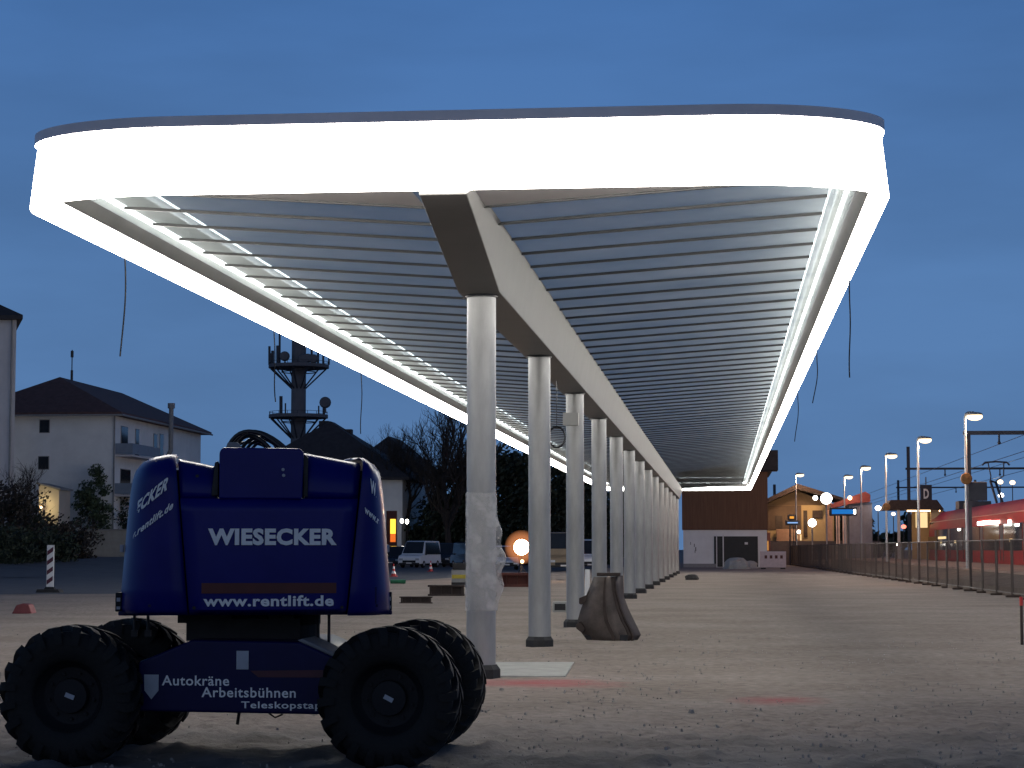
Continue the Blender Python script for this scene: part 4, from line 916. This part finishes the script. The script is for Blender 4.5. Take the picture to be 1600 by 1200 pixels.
for k, (px, Y, rx, h, lab) in enumerate(((700, 208, 4.0, 8.2, 'dark evergreen left of the nearest column behind the parked cars'), (655, 212, 2.6, 3.8, 'low dark bush behind the white van'), (735, 206, 4.5, 10.5, 'dark evergreen partly behind the nearest column'),
        (790, 205, 4.2, 11.6, 'tall dark evergreen between the two nearest columns'), (822, 208, 4.0, 12.5, 'tall dark evergreen just left of the second column'), (872, 210, 4.0, 11.5, 'dark evergreen between the second and third columns'), (912, 212, 4.0, 10.0, 'dark evergreen between the third and fourth columns'), (950, 214, 4.0, 8.5, 'dark evergreen behind the fifth column'), (770, 222, 5, 13.5, 'tallest dark evergreen, right behind the plastic wrapped column'))):
    leafy('evergreen_tree', at(px, 870, Y), rx, 3.0, h, 80 + k, lab, M['leaf'], 4200, 0.24, 'tree', TG, shape='box')

# ------------------------------------------------------------------ cars
def car(name, lab, cat, px, py, L, W, Hh, paint, rz, van=False, lit=False, group='parked cars', z=0.0):
    p = gr(px, py); t = thing(name, lab, cat, (p.x, p.y, z), rz, group)
    # car points along local -y (front at -y)
    if van: prof = [(-L / 2, .35), (-L / 2, .85), (-L / 2 + .15, 1.05), (-L / 2 + .75, 1.18), (-L / 2 + 1.45, Hh - .08), (-L / 2 + 1.75, Hh), (L / 2 - .1, Hh - .03), (L / 2, Hh - .4), (L / 2, .4)]
    else: prof = [(-L / 2, .3), (-L / 2, .62), (-L / 2 + .15, .76), (-L / 2 + 1.05, .92), (-L / 2 + 1.75, Hh - .06), (-L / 2 + 2.1, Hh), (L / 2 - .9, Hh - .02), (L / 2 - .15, .98), (L / 2, .85), (L / 2, .35)]
    n = len(prof); m = MB(); belt = 1.1 if van else .92; rows = []
    for xx, sc in ((-1, 1), (-.9, 0), (.9, 0), (1, 1)):
        row = []
        for y, z_ in prof:
            tk = 1.0 if z_ <= belt else 1.0 - .16 * (z_ - belt) / (Hh - belt)
            row.append((xx * W / 2 * tk, y, z_ if sc == 0 else z_ - .0))
        rows.append(row)
    m.grid([[*r] for r in rows], True); m.f.append(tuple(range(n))); m.f.append(tuple(range(3 * n, 4 * n))); m.build('body', paint, t, bevel=.05)
    i0, i1 = (3, 4) if van else (3, 4); (ya_, za), (yb2, zb2) = prof[i0], prof[i1]; m = MB()
    wa = W / 2 * .90; wb = W / 2 * (.80); o_ = .02
    m.add([(-wa, ya_ + .05, za + .05 + o_), (wa, ya_ + .05, za + .05 + o_), (wb, yb2 - .03, zb2 - .03 + o_), (-wb, yb2 - .03, zb2 - .03 + o_)], [(0, 1, 2, 3)]); m.build('windscreen', M['pane'], t, solid=.015)
    for s_ in (-1, 1):
        m = MB(); y0_, y1_ = prof[i1][0] - .25, L / 2 - (.35 if van else 1.0)
        def sxp(z_): return s_ * (W / 2 * (1.0 - .16 * (z_ - belt) / (Hh - belt)) + .006)
        m.add([(sxp(belt + .06), y0_ - .1, belt + .06), (sxp(belt + .06), y1_ + .2, belt + .06), (sxp(Hh - .14), y1_, Hh - .14), (sxp(Hh - .14), y0_ + .35, Hh - .14)], [(0, 1, 2, 3)]); m.build('side_window', M['pane'], t)
        m = MB(); m.box((s_ * W * .36, -L / 2 - .005, .74 if van else .64), (.34, .07, .17)); m.build('headlight', M['lamp_white'] if lit else M['sticker'], t, bevel=.02)
        m = MB(); m.box((s_ * (W / 2 + .09), prof[3][0] + .35, belt + .08), (.16, .1, .13)); m.build('wing_mirror', M['black'], t, bevel=.02)
        for yy in (-L / 2 + .85, L / 2 - .85):
            m = MB(); m.lathe([(.14, -.11), (.29, -.11), (.33, -.07), (.33, .07), (.29, .11), (.14, .11)], (s_ * (W / 2 - .1), yy, .33), 'x', 20); wh = m.build('wheel', M['tyre'], t, smooth=True)
            m = MB(); m.lathe([(.0, .115 * s_), (.12, .115 * s_), (.2, .09 * s_)], (s_ * (W / 2 - .1), yy, .33), 'x', 16); m.build('rim', M['sticker'], wh)
    m = MB(); m.box((0, -L / 2 - .02, .55 if van else .47), (W * .58, .06, .2)); m.box((0, -L / 2 - .015, .36), (W * .92, .05, .16)); m.build('grille', M['black'], t, bevel=.015)
    m = MB(); m.box((0, -L / 2 - .055, .42), (.5, .012, .11)); m.build('number_plate', M['white_paint'], t)
    return t
car('parked_van', 'silver white van parked facing the site right of the lift', 'van', 656, 887, 4.9, 2.1, 2.35, M['car_white'], R(-14), True)
car('parked_car', 'dark car half hidden behind the right cowl of the lift', 'car', 622, 886, 4.4, 1.9, 1.9, M['car_dark'], R(-10))
car('parked_car', 'dark people carrier parked right of the white van', 'car', 700, 886, 4.6, 2.0, 2.2, M['car_dark'], R(-12), True)
car('parked_car', 'dark grey car at the left edge of the wrapped column', 'car', 728, 885, 4.6, 2.0, 2.3, M['car_grey'], R(-12), True)
car('parked_car', 'pale car parked behind the glaring work lamp', 'car', 790, 890, 4.3, 1.9, 1.9, M['car_white'], R(8))
car('parked_truck', 'tan delivery truck between the second and third columns', 'truck', 876, 892, 5.2, 2.3, 2.9, M['car_tan'], R(10), True)
car('parked_car', 'white van seen between the third and fourth columns', 'van', 921, 890, 4.8, 2.0, 2.4, M['car_white'], R(6), True)
# ------------------------------------------------------------------ wooden building at the far end
YW = 184.0; x0, x1 = at(1062, 0, YW).x, at(1190, 0, YW).x; zt = at(0, 742, YW).z; zc = at(0, 829, YW).z
t = thing('wooden_building', 'dark brown timber clad building on a white base beyond the canopy', 'building', (x0, YW, 0))
m = MB(); m.bx(x0, x1, YW, YW + 14, 0, zc); m.build('base_wall', M['wall_white'], t, True)
m = MB(); m.bx(x0 - .1, x1 + .1, YW - .12, YW + 14.1, zc + .004, zt); m.build('timber_wall', M['wood'], t, True)
m = MB(); m.prism([(x0 - .5, zt), (x1 + .5, zt), ((x0 + x1) / 2, zt + .5)], YW - .4, YW + 14.4); m.build('roof', M['roof_dark'], t, True)
m = MB(); a = at(1216, 735, YW); b2 = at(1216, 703, YW); m.bx(at(1177, 0, YW).x, a.x, YW + .2, YW + 3, a.z, b2.z); m.bx(at(1180, 0, YW).x, x1 - .05, YW + .6, YW + 3, zt, a.z + .01); bw = m.build('bay', M['roof_dark'], t, True, bevel=.05)
m = MB(); a, c_ = at(1116, 880, YW), at(1184, 838, YW); m.bx(a.x, c_.x, YW - .09, YW - .004, .05, c_.z); m.build('gate', mat('dark_gate', (.022, .025, .025), .6), t, True)
m = MB(); a = at(1123, 0, YW); m.bx(a.x - .05, a.x + .05, YW - .22, YW - .10, 0, c_.z + .15); m.bx(at(1113, 0, YW).x - .04, at(1113, 0, YW).x + .04, YW - .22, YW - .1, 0, c_.z + .1); m.build('gate_post', M['white_paint'], t, True)
m = MB(); a = at(1166, 849, YW); m.bx(a.x - .14, a.x + .14, YW - .11, YW - .095, a.z - .1, a.z + .1); m.build('notice', M['white_paint'], t, True)
m = MB(); a = at(1087, 853, YW); b2 = at(1112, 0, YW)
for px, py, q in ((1079, 849, .06), (1085, 852, .07), (1087, 858, .09), (1086, 862, .06)):
    a = at(px, py, YW); m.bx(a.x - q * .6, a.x + q * .6, YW - .02, YW - .006, a.z - q * 2, a.z + q * 2)
m.build('wall_mark', M['grey_paint'], t, True)
m = MB(); m.bx(x0, at(1112, 0, YW).x, YW - .25, YW - .001, 0, at(0, 880, YW).z); m.build('plinth', M['grey_paint'], t, True)

# ------------------------------------------------------------------ platform, bank, train, station
PZ = .75
m = MB(); m.prism([(11.6, 0.02), (16.7, 0.02), (16.7, PZ), (11.6, PZ)], 55, 420); struct(m.build('platform', M['ballast']))
m = MB(); m.prism([(-8, 0.0), (11.3, 0.0), (11.3, PZ), (-8, PZ)], 222, 420) if False else None
# soil bank between the site and the platform
A, B2 = gr(1222, 881), gr(1600, 936)
def fl(t): return A + (B2 - A) * t
m = MB(); rows = []
rr = random.Random(3)
for i in range(61):
    t_ = -0.15 + 1.35 * i / 60; q = fl(t_); jx = 0.14 * math.sin(i * 1.9) + rr.uniform(-.12, .12)
    rows.append([(q.x + .15 + jx, q.y, -.02), (q.x + .22 + jx, q.y, .26 + rr.uniform(0, .14)), (q.x + .8, q.y, .40 + rr.uniform(0, .12)), ((q.x + 11.6) / 2 + .4, q.y, .52 + rr.uniform(-.08, .08)), (11.61, q.y, .66)])
m.grid(rows); struct(m.build('embankment', M['soil']))
# mesh fence panels along the bank
L = 3.45; n = int((B2 - A).length / L) + 4; dr = (B2 - A).normalized(); ang = math.atan2(dr.y, dr.x)
pr = thing('fence_panel', 'grey wire mesh site fence panel standing along the soil bank', 'fence panel', (0, 0, 0), 0, 'wire mesh fence panels along the bank')
m = MB()
for x in (0.02, L - .05): m.tube([(x, 0, .05), (x, 0, 2.0)], .03, 6)
for z in (.15, 1.98): m.tube([(0.02, 0, z), (L - .05, 0, z)], .022, 6)
m.build('frame', M['wire'], pr); m = MB()
for k in range(1, 24): m.bx(k * L / 24 - .0025, k * L / 24 + .0025, -.004, .004, .16, 1.97)
for k in range(1, 9): m.bx(.03, L - .06, .005, .012, .16 + k * .2 - .0025, .16 + k * .2 + .0025)
m.build('mesh', M['wire'], pr); m = MB(); m.bx(-.12, .12, -.25, .25, 0, .08); m.build('foot', M['rust_dark'], pr, bevel=.015)
for i in range(n):
    o = pr if i == 0 else copy_tree(pr)
    q = A + dr * (i * L); o.location = (q.x, q.y, 0); o.rotation_euler = (0, 0, ang + rnd.uniform(-.02, .02))
# train
TX, TY0, TY1 = 18.0, 84.0, 187.0
t = thing('regional_train', 'red double deck train standing at the platform behind the mesh fence', 'train', (TX, TY0, 0))
def tprof(o=0.0): return [(0, .35), (-.02 - o, .9), (-.02 - o, 3.45), (.05, 3.95)]
m = MB(); rows = []
for Y, top, ix in ((TY0, 1, 0), (TY1 - 9, 1, 0), (TY1 - 4, .93, .05), (TY1 - 1.5, .78, .22), (TY1, .5, .6)):
    rows.append([(TX + ix, Y, .35), (TX + ix, Y, .4 + 3.55 * top), (TX + 2.85 - ix, Y, .4 + 3.55 * top), (TX + 2.85 - ix, Y, .35)])
m.grid(rows, True); m.f.append((0, 1, 2, 3)); k = len(m.v) - 4; m.f.append((k, k + 1, k + 2, k + 3)); m.build('body', M['train_red'], t, True, bevel=.06)
m = MB(); rows = []
for Y, zz_, ix in ((TY0, 4.86, 0), (TY1 - 9, 4.86, 0), (TY1 - 4.5, 4.5, .06), (TY1 - 2.6, 3.9, .15)):
    b0_ = 3.952 if zz_ > 4 else 3.5
    rows.append([(TX + ix - .03, Y, b0_), (TX + .14 + ix, Y, b0_ + (zz_ - b0_) * .45), (TX + .55 + ix, Y, b0_ + (zz_ - b0_) * .88), (TX + 1.42, Y, zz_), (TX + 2.3 - ix, Y, b0_ + (zz_ - b0_) * .88), (TX + 2.71 - ix, Y, b0_ + (zz_ - b0_) * .45), (TX + 2.88 - ix, Y, b0_)])
m.grid(rows); m.build('roof', M['train_roof'], t, True, smooth=True)
m = MB(); m.bx(TX - .05, TX - .031, TY0, TY1 - 5, 3.90, 3.97); m.build('cornice', mat('train_trim', (.55, .18, .14), .4), t, True)
y = TY0 + 1.0
while y < TY1 - 12:
    m = MB(); m.bx(TX - .030, TX - .004, y, y + 8.2, 1.55, 3.25); wb_ = m.build('window_band', M['pane'], t, True)
    m = MB(); m.bx(TX - .042, TX - .006, y + 8.5, y + 8.58, .9, 3.3); m.bx(TX - .042, TX - .006, y + 9.9, y + 9.98, .9, 3.3); m.bx(TX - .036, TX - .006, y + 8.6, y + 9.88, 1.6, 3.2); m.build('door', mat('door_grey', (.10, .09, .09), .4), t, True)
    for dy, wv in ((1.2, 1.6), (4.2, 1.2), (6.6, .5)):
        if rnd.random() < .6: m = MB(); m.bx(TX - .045 - TX, TX - .034 - TX, y + dy - TY0, y + dy + wv - TY0, 2.1 if wv < 1.3 else 3.04, 2.3 if wv < 1.3 else 3.2); m.build('cabin_light', M['win_lit'] if wv < 1.3 else M['lamp_white'], wb_)
    y += 10.4
m = MB(); m.bx(TX + .02, TX + .10, TY1 - 11, TY1 - 3.5, 1.6, 2.7); m.v = [(v[0] - .11 if v[1] < TY1 - 5 else v[0] - .08, v[1], v[2]) for v in m.v]; m.build('cab_window', M['pane'], t, True)
a = at(1541, 818, 1); 
def on_side(px):   # Y where the train's side crosses this picture column
    lo, hi = 60.0, 260.0
    for _ in range(40):
        Y = (lo + hi) / 2
        if at(px, 800, Y).x < TX: lo = Y
        else: hi = Y
    return lo
for p0, p1, py0, py1, mm in ((1549, 1528, 813, 819, 'lamp_white'), (1562, 1551, 813, 818, 'lamp_white'), (1580, 1576, 812, 821, 'lamp_white'), (1478, 1466, 838, 842, 'win_lit')):
    ya_, yb2 = on_side(p0), on_side(p1); m = MB(); m.bx(TX - .06, TX - .046, ya_, yb2, at(p0, py1, ya_).z, at(p0, py0, ya_).z); m.build('display', M[mm], t, True)
for yy in range(int(TY0) + 2, int(TY1) - 2, 12): m = MB(); m.bx(TX + .2, TX + 2.6, yy, yy + 3.2, .12, .8); m.build('bogie', M['black'], t, True)
for yy, l_, h_ in ((100, 4, .35), (112, 3, .45), (158, 5, .4), (166, 2.5, .6)): m = MB(); m.bx(TX + .7, TX + 2.2, yy, yy + l_, 4.80, 4.86 + h_); m.build('roof_equipment', M['dark_post'], t, True, bevel=.04)
YP = 147.0; a = at(1556, 722, YP); m = MB(); xc, zt_ = a.x, a.z
m.tube([(xc - .95, YP, zt_ - .22), (xc - .75, YP, zt_ - .02), (xc, YP, zt_ + .03), (xc + .75, YP, zt_ - .02), (xc + .95, YP, zt_ - .22)], .07, 6)
for s_ in (-.55, .55): m.tube([(xc + s_, YP, zt_), (xc + s_ * .8, YP - .6, zt_ - 1.0), (xc + s_ * .35 - .1, YP + .8, zt_ - 1.3)], .045, 6)
m.tube([(xc - .3, YP + .8, zt_ - 1.3), (xc + .1, YP + 1.0, zt_ - 1.4), (xc + .3, YP - .8, 4.9)], .09, 6); m.tube([(xc - .3, YP + .8, zt_ - 1.3), (xc - .1, YP - .8, 4.9)], .09, 6); m.build('pantograph', M['dark_post'], t, True)
# lamp posts on the platform
LP = [((1522, 650), 98, 'tallest looking lamp post, standing nearest on the platform'), ((1445, 687), 122, 'second nearest lamp post on the platform, left of the track sign'), ((1393, 712), 146, 'third lamp post on the platform, over the shelter roof'), ((1353, 731), 172, 'fourth lamp post on the platform, above the red station roof'), ((1326, 745), 196, 'fifth lamp post on the platform, right of the round station clock'), ((1250, 742), 208, 'lamp post left of the round station clock above the station roof')]
for (px, py), Y, lab in LP:
    a = at(px, py, Y); t = thing('lamp_post', 'lit ' + lab, 'lamp post', (a.x - .42, a.y, PZ if px != 1250 else 0), 0, 'lit lamp posts on the platform'); z0 = t.location.z; zl_ = a.z - z0
    m = MB(); m.tube([(0, 0, 0), (0, 0, zl_ * .5), (0, 0, zl_ - .02)], .085, 10, .06); m.build('post', M['post'], t, smooth=True)
    m = MB(); m.tube([(0, 0, zl_ - .03), (.03, 0, zl_ + .1), (.14, 0, zl_ + .17), (.42, 0, zl_ + .17)], .05, 8); m.ball((.42, 0, zl_ + .09), .40, 16, 8, (1, .8, .25)); m.build('hood', M['soffit'], t, smooth=True)
    m = MB(); m.ball((.44, 0, zl_ - .03), .38, 16, 8, (1, .8, .5)); m.build('lens', M['lamp'], t, smooth=True)
    ld = bpy.data.lights.new('lamp_light', 'POINT'); ld.energy = 1500; ld.color = (1, .60, .36); ld.shadow_soft_size = .25; lo_ = bpy.data.objects.new('lamp_light', ld); C.objects.link(lo_); lo_.parent = t; lo_.location = (.42, 0, zl_ - .25)
    if Y in (98, 146):
        zz_ = at(px, 748 if Y == 98 else 792, Y).z - z0; m = MB(); m.lathe([(0, -.16), (.26, -.12), (.28, .05), (.2, .2), (0, .2)], (0, -.12, zz_), 'y', 16); m.build('loudspeaker', M['brown'], t, smooth=True)
        if Y == 98: m = MB(); m.bx(.1, .95, -.1, .1, at(0, 786, Y).z - z0, at(0, 758, Y).z - z0); m.build('platform_sign', M['dark_post'], t, bevel=.02)
# catenary portals
def portal(pxs, pyb, Y, lab, thick=.16, top=None, p2=None):
    x0_, x1_ = at(pxs[0], 0, Y).x, at(pxs[1], 0, Y).x; z = at(0, pyb, Y).z; t = thing('catenary_portal', lab, 'catenary', (x0_, Y, 0), 0, 'catenary portals over the tracks')
    m = MB(); m.bx(x0_ - .3, x1_ + 8, Y - .15, Y + .15, z - thick, z + thick); m.build('crossbeam', M['dark_post'], t, True)
    for px in (p2 or pxs):
        xx = at(px, 0, Y).x; m = MB(); m.bx(xx - .16, xx + .16, Y - .16, Y + .16, 0, (at(0, top, Y).z if top else z - thick)); m.build('mast', M['dark_post'], t, True)
    m = MB()
    for px in (pxs[0] + (pxs[1] - pxs[0]) * .3, pxs[0] + (pxs[1] - pxs[0]) * .75):
        xx = at(px, 0, Y).x; m.tube([(xx, Y, z - thick), (xx, Y, z - thick - .5)], .07, 6); m.ball((xx, Y, z - thick - .55), .12, 8, 6); m.build('insulator', M['dark_post'], t, True); m = MB()
portal((1500, 1660), 685, 140, 'nearest overhead line portal, its thick bar above the train', .13)
portal((1408, 1595), 738, 220, 'middle overhead line portal with two tall masts', .11, 705)
portal((1392, 1510), 766, 300, 'farthest overhead line portal low behind the track sign', .1, 755)
m = MB()
for xw, zw in ((19.4, 7.95), (19.4, 9.0), (24.2, 7.95), (24.2, 9.0)): m.tube([(xw, 60, zw), (xw, 420, zw)], .022, 4)
tag(m.build('overhead_wire', M['cable']), 'thin black overhead wires running along above the tracks', 'wire')
# track sign D
p = at(1447, 773, 200); t = thing('track_sign', 'dark square sign with a white letter D above the shelter roof', 'sign', (p.x, p.y, 0)); m = MB(); m.bx(-.55, .55, -.05, .05, p.z - .95, p.z + .95); bd = m.build('board', mat('sign_black', (.012, .014, .03), .5), t)
uv, fs = text_geo('D', .03); m = MB(); m.add([(-.24 + .5 * u, -.056, p.z - .38 + .95 * v) for u, v in uv], fs); m.build('lettering', M['white_paint'], bd, fix=False); m = MB(); m.tube([(0, 0, 0), (0, 0, p.z + 1.7)], .06, 6); m.build('post', M['dark_post'], t)
# shelter on the platform
def flat_roof_shelter(name, lab, cat, px0, px1, pyr, Y, roofm, th, posts, dep=6.0):
    x0_, x1_ = at(px0, 0, Y).x, at(px1, 0, Y).x; z = at(0, pyr, Y).z; t = thing(name, lab, cat, (x0_, Y, 0)); m = MB(); m.prism([(x0_, z), (x0_ + .6, z + th), (x1_ - .6, z + th), (x1_, z)], Y, Y + dep); m.build('roof', roofm, t, True)
    for px in posts: xx = at(px, 0, Y + .3).x; m = MB(); m.bx(xx - .12, xx + .12, Y + .3, Y + .5, PZ, z - .003); m.build('post', M['post'], t, True)
    return t, z
t, z = flat_roof_shelter('platform_shelter', 'brown roofed platform shelter with lit yellow columns left of the train', 'shelter', 1370, 1462, 799, 182, M['rust_dark'], .85, (1392, 1422))
for px0, px1 in ((1441, 1454),):
    m = MB(); m.bx(at(px0, 0, 183).x, at(px1, 0, 183).x, 183, 183.4, PZ, z - .01); m.build('column', mat('cream_column', (.6, .5, .3), .8), t, True)
m = MB(); m.bx(at(1418, 0, 184).x, at(1436, 0, 184).x, 184, 184.1, at(0, 826, 184).z, at(0, 803, 184).z); m.build('lit_panel', M['win_lit'], t, True)
m = MB(); m.bx(at(1412, 0, 186).x, at(1460, 0, 186).x, 186, 186.2, PZ, z - .02); m.build('back_wall', M['tan_wall'], t, True)
m = MB(); m.bx(at(1405, 0, 183.5).x, at(1455, 0, 183.5).x, 183.2, 183.5, z - .14, z - .03); m.build('tube_light', M['lamp_warm'], t, True)
# second shelter with a reddish roof edge
Y = 200; t = thing('ramp_roof', 'sloping roof with a red edge right of the round station clock', 'shelter', (at(1300, 0, Y).x, Y, 0)); pr_ = [at(1298, 788, Y), at(1352, 768, Y), at(1360, 773, Y), at(1360, 784, Y), at(1330, 787, Y), at(1298, 795, Y)]
m = MB(); m.prism([(q.x, q.z) for q in pr_], Y, Y + 7); m.build('roof', mat('red_roof', (.18, .03, .03), .6), t, True)
m = MB(); m.bx(at(1316, 0, Y).x, at(1352, 0, Y).x, Y + .5, Y + 6, PZ, at(0, 788, Y).z); m.build('wall', mat('blue_grey_wall', (.14, .15, .2), .7), t, True)
for px in (1299, 1309): xx = at(px, 0, Y).x; m = MB(); m.bx(xx - .17, xx + .17, Y + .2, Y + .5, 0.2, at(0, 797, Y).z); m.build('post', mat('pale_post', (.55, .42, .36), .6), t, True)
a = at(1328, 778, Y - .3); m = MB(); m.ball((a.x, a.y, a.z), .2, 10, 8); m.build('bulb', M['lamp_warm'], t, True, smooth=True)
# station building
YS = 214.0; x0, x1 = at(1186, 0, YS).x, at(1293, 0, YS).x; ze_ = at(0, 792, YS).z; zr_ = at(0, 764, YS).z
t = thing('station_building', 'warmly lit station building with a dark gabled roof', 'building', (x0, YS, 0))
m = MB(); m.bx(x0, x1, YS, YS + 10, 0, ze_); m.build('wall', M['tan_wall'], t, True)
xa, xb = at(1180, 0, YS).x, at(1305, 0, YS).x; xm_ = at(1236, 0, YS).x
m = MB(); m.prism([(xa, ze_ - .1), (xa, ze_ + .3), (xm_, zr_ + .2), (xb, at(0, 782, YS).z), (xb, at(0, 786, YS).z), (xm_, zr_ - .35)], YS - 3.0, YS + 10.5); m.build('roof', M['rust_dark'], t, True)
m = MB(); m.prism([(x0, ze_), (x1, ze_), (xm_, zr_ - .4)], YS - .02, YS + .3); m.build('gable', mat('gable_wood', (.12, .08, .05), .8), t, True)
m = MB(); m.bx(x0 + .02, at(1243, 0, YS).x, YS - .1, YS - .003, at(0, 829, YS).z, ze_ - .02); m.build('wall_shade_sheet', mat('wall_shade_brown', (.10, .065, .045), .8), t, True)  # brown sheet puts the dimness of the unlit left half into colour
for p0, p1, y0, y1 in ((1203, 1214, 808, 828), (1246, 1252, 800, 840), (1260, 1275, 800, 812)):
    m = MB(); m.bx(at(p0, 0, YS).x, at(p1, 0, YS).x, YS - .16, YS - .104, at(0, y1, YS).z, at(0, y0, YS).z); f_ = m.build('window', M['rust_dark'], t, True)
m = MB(); m.bx(at(1204, 0, YS).x, at(1242, 0, YS).x, YS - 1.4, YS - .5, PZ, at(0, 828, YS).z); m.build('kiosk', mat('kiosk_wood', (.42, .24, .14), .7), t, True, bevel=.03)
m = MB(); m.bx(at(1234, 0, YS).x, at(1236, 0, YS).x, YS - 1.45, YS - 1.41, at(0, 843, YS).z, at(0, 837, YS).z); m.bx(at(1240, 0, YS).x, at(1242, 0, YS).x, YS - 1.45, YS - 1.41, at(0, 845, YS).z, at(0, 836, YS).z); m.build('poster_light', M['win_lit'], t, True)
m = MB(); m.bx(x0 - 4, at(1360, 0, YS).x, YS - 4.2, YS - 3.8, 0, at(0, 846, YS).z); o = m.build('platform_wall', mat('dim_wall', (.12, .10, .10), .9), None); tag(o, 'low dark wall in front of the lit station building', 'wall')
m = MB(); a = at(1284, 0, YS); m.bx(a.x - .3, a.x + .3, YS - 2.6, YS - 2.2, 0, at(0, 790, YS).z); m.build('porch_post', mat('porch_cream', (.6, .36, .24), .7), t, True)
for px, py, r in ((1274, 778, .24), (1248, 831, .18)):
    a = at(px, py, YS - 2.4); m = MB(); m.ball((a.x, a.y, a.z), r, 10, 8); m.build('bulb', M['lamp_white'], t, True, smooth=True)
for px, py in ((1262, 800), (1225, 806)):
    a = at(px, py, YS - 1.6); ld = bpy.data.lights.new('station_light', 'POINT'); ld.energy = 70; ld.color = (1, .66, .3); ld.shadow_soft_size = .3; lo_ = bpy.data.objects.new('station_light', ld); C.objects.link(lo_); lo_.location = (a.x - t.location.x, a.y - t.location.y, a.z); lo_.parent = t
def lit_disc(name, lab, cat, px, py, Y, r, mm, foot):
    a = at(px, py, Y); t = thing(name, lab, cat, (a.x, a.y, 0)); m = MB(); m.lathe([(0, -.16), (r, -.16), (r, .16), (0, .16)], (0, 0, a.z), 'y', 28); m.build('face', mm, t); m = MB(); m.lathe([(r, -.17), (r + .05, -.17), (r + .05, .17), (r, .17)], (0, 0, a.z), 'y', 28); m.build('case', M['dark_post'], t); m = MB(); m.tube([(0, .0, foot), (0, .0, a.z - r - .02)], .07, 8); m.build('post', M['post'], t)
lit_disc('station_clock', 'large round glowing white station clock on a slim post', 'clock', 1291, 779, 192, .52, M['lamp_white'], 0)
lit_disc('round_lamp', 'smaller round white light in front of the station wall', 'lamp', 1269, 817, 205, .40, M['lamp_white'], 0)
def lit_board(name, lab, px0, px1, py0, py1, Y, mm, frame='sign_black', txt=False):
    a, b_ = at(px0, py1, Y), at(px1, py0, Y); t = thing(name, lab, 'sign', (a.x, a.y, 0)); m = MB(); m.bx(0, b_.x - a.x, 0, .25, a.z, b_.z); m.build('case', M['dark_post'], t, bevel=.03); m = MB(); m.bx(.22, b_.x - a.x - .22, -.03, -.004, a.z + .17, b_.z - .17); m.build('screen', mm, t); m = MB()
    for q in (.3, .7): m.tube([((b_.x - a.x) * q, .12, 0 if Y < 300 else a.z), ((b_.x - a.x) * q, .12, a.z)], .05, 6)
    m.build('post', M['dark_post'], t); return t
t = lit_board('departure_board', 'glowing blue departure board beside the round station clock', 1296, 1339, 793, 806, 190, M['sign_blue'])
a, b_ = at(1334, 803, 190), at(1337, 796, 190); m = MB(); m.bx(a.x - t.location.x, b_.x - t.location.x, -.045, -.032, a.z, b_.z); m.build('lit_mark', M['lamp_white'], t)
lit_board('departure_board', 'small pale blue display under the station roof', 1227, 1250, 813, 820.5, 206, M['sign_pale'])
lit_board('info_sign', 'small orange lit sign above the pale blue display', 1230.5, 1244, 804, 813, 207, M['sign_orange'])
# distant lamps beyond the train and the shelters
for px, py, Y, lab, mm, r in ((1535, 766, 190, 'white lamp just above the train roof beside the dark platform sign', 'lamp_white', .26), (1563, 753, 230, 'left lamp of the pair under the pantograph', 'lamp', .32), (1582, 754, 230, 'right lamp of the pair under the pantograph', 'lamp', .32), (1564, 774, 210, 'square white light right above the train roof', 'lamp_white', .28),
        (1372, 794, 200, 'white lamp under the left end of the shelter roof', 'lamp_white', .28), (1396, 803, 210, 'small warm lamp beneath the shelter roof', 'lamp_warm', .2), (1412, 823, 205, 'small red lamp low beside the shelter', 'stop', .26), (1402, 851, 190, 'tiny white light low behind the fence', 'lamp_white', .12)):
    if mm == 'stop' and 'stop' not in M: M['stop'] = emit('red_lamp', (1, .22, .15), 2.5)
    a = at(px, py, Y); t = thing('platform_lamp', lab, 'lamp', (a.x, a.y, 0), 0, 'small lamps around the station'); m = MB(); m.ball((0, 0, a.z), r, 12, 8, (1, .7, .8)); m.build('lens', M[mm], t, smooth=True); m = MB(); m.tube([(0, .1, 0), (0, .1, a.z - r * .5)], .05, 6); m.build('post', M['dark_post'], t)
p = at(1210, 757, 235); m = MB(); m.tube([(p.x, p.y, 0), (p.x, p.y, p.z)], .16, 8); tag(m.build('signal_mast', M['dark_post']), 'thin dark mast rising left of the station roof', 'mast')
# background tree line closing the horizon behind the station
for k, (px, Y, rx, h) in enumerate(((1195, 300, 7, 6), (1265, 320, 8, 6.5), (1345, 330, 8, 7), (1420, 330, 8, 7.5), (1490, 330, 8, 7), (1560, 330, 8, 7.5), (1625, 330, 8, 7))):
    leafy('background_tree', at(px, 870, Y), rx, 3, h, 120 + k, 'dark low tree on the horizon beyond the station tracks', M['leaf'], 900, .6, 'tree', 'trees on the horizon beyond the tracks', shape='box')
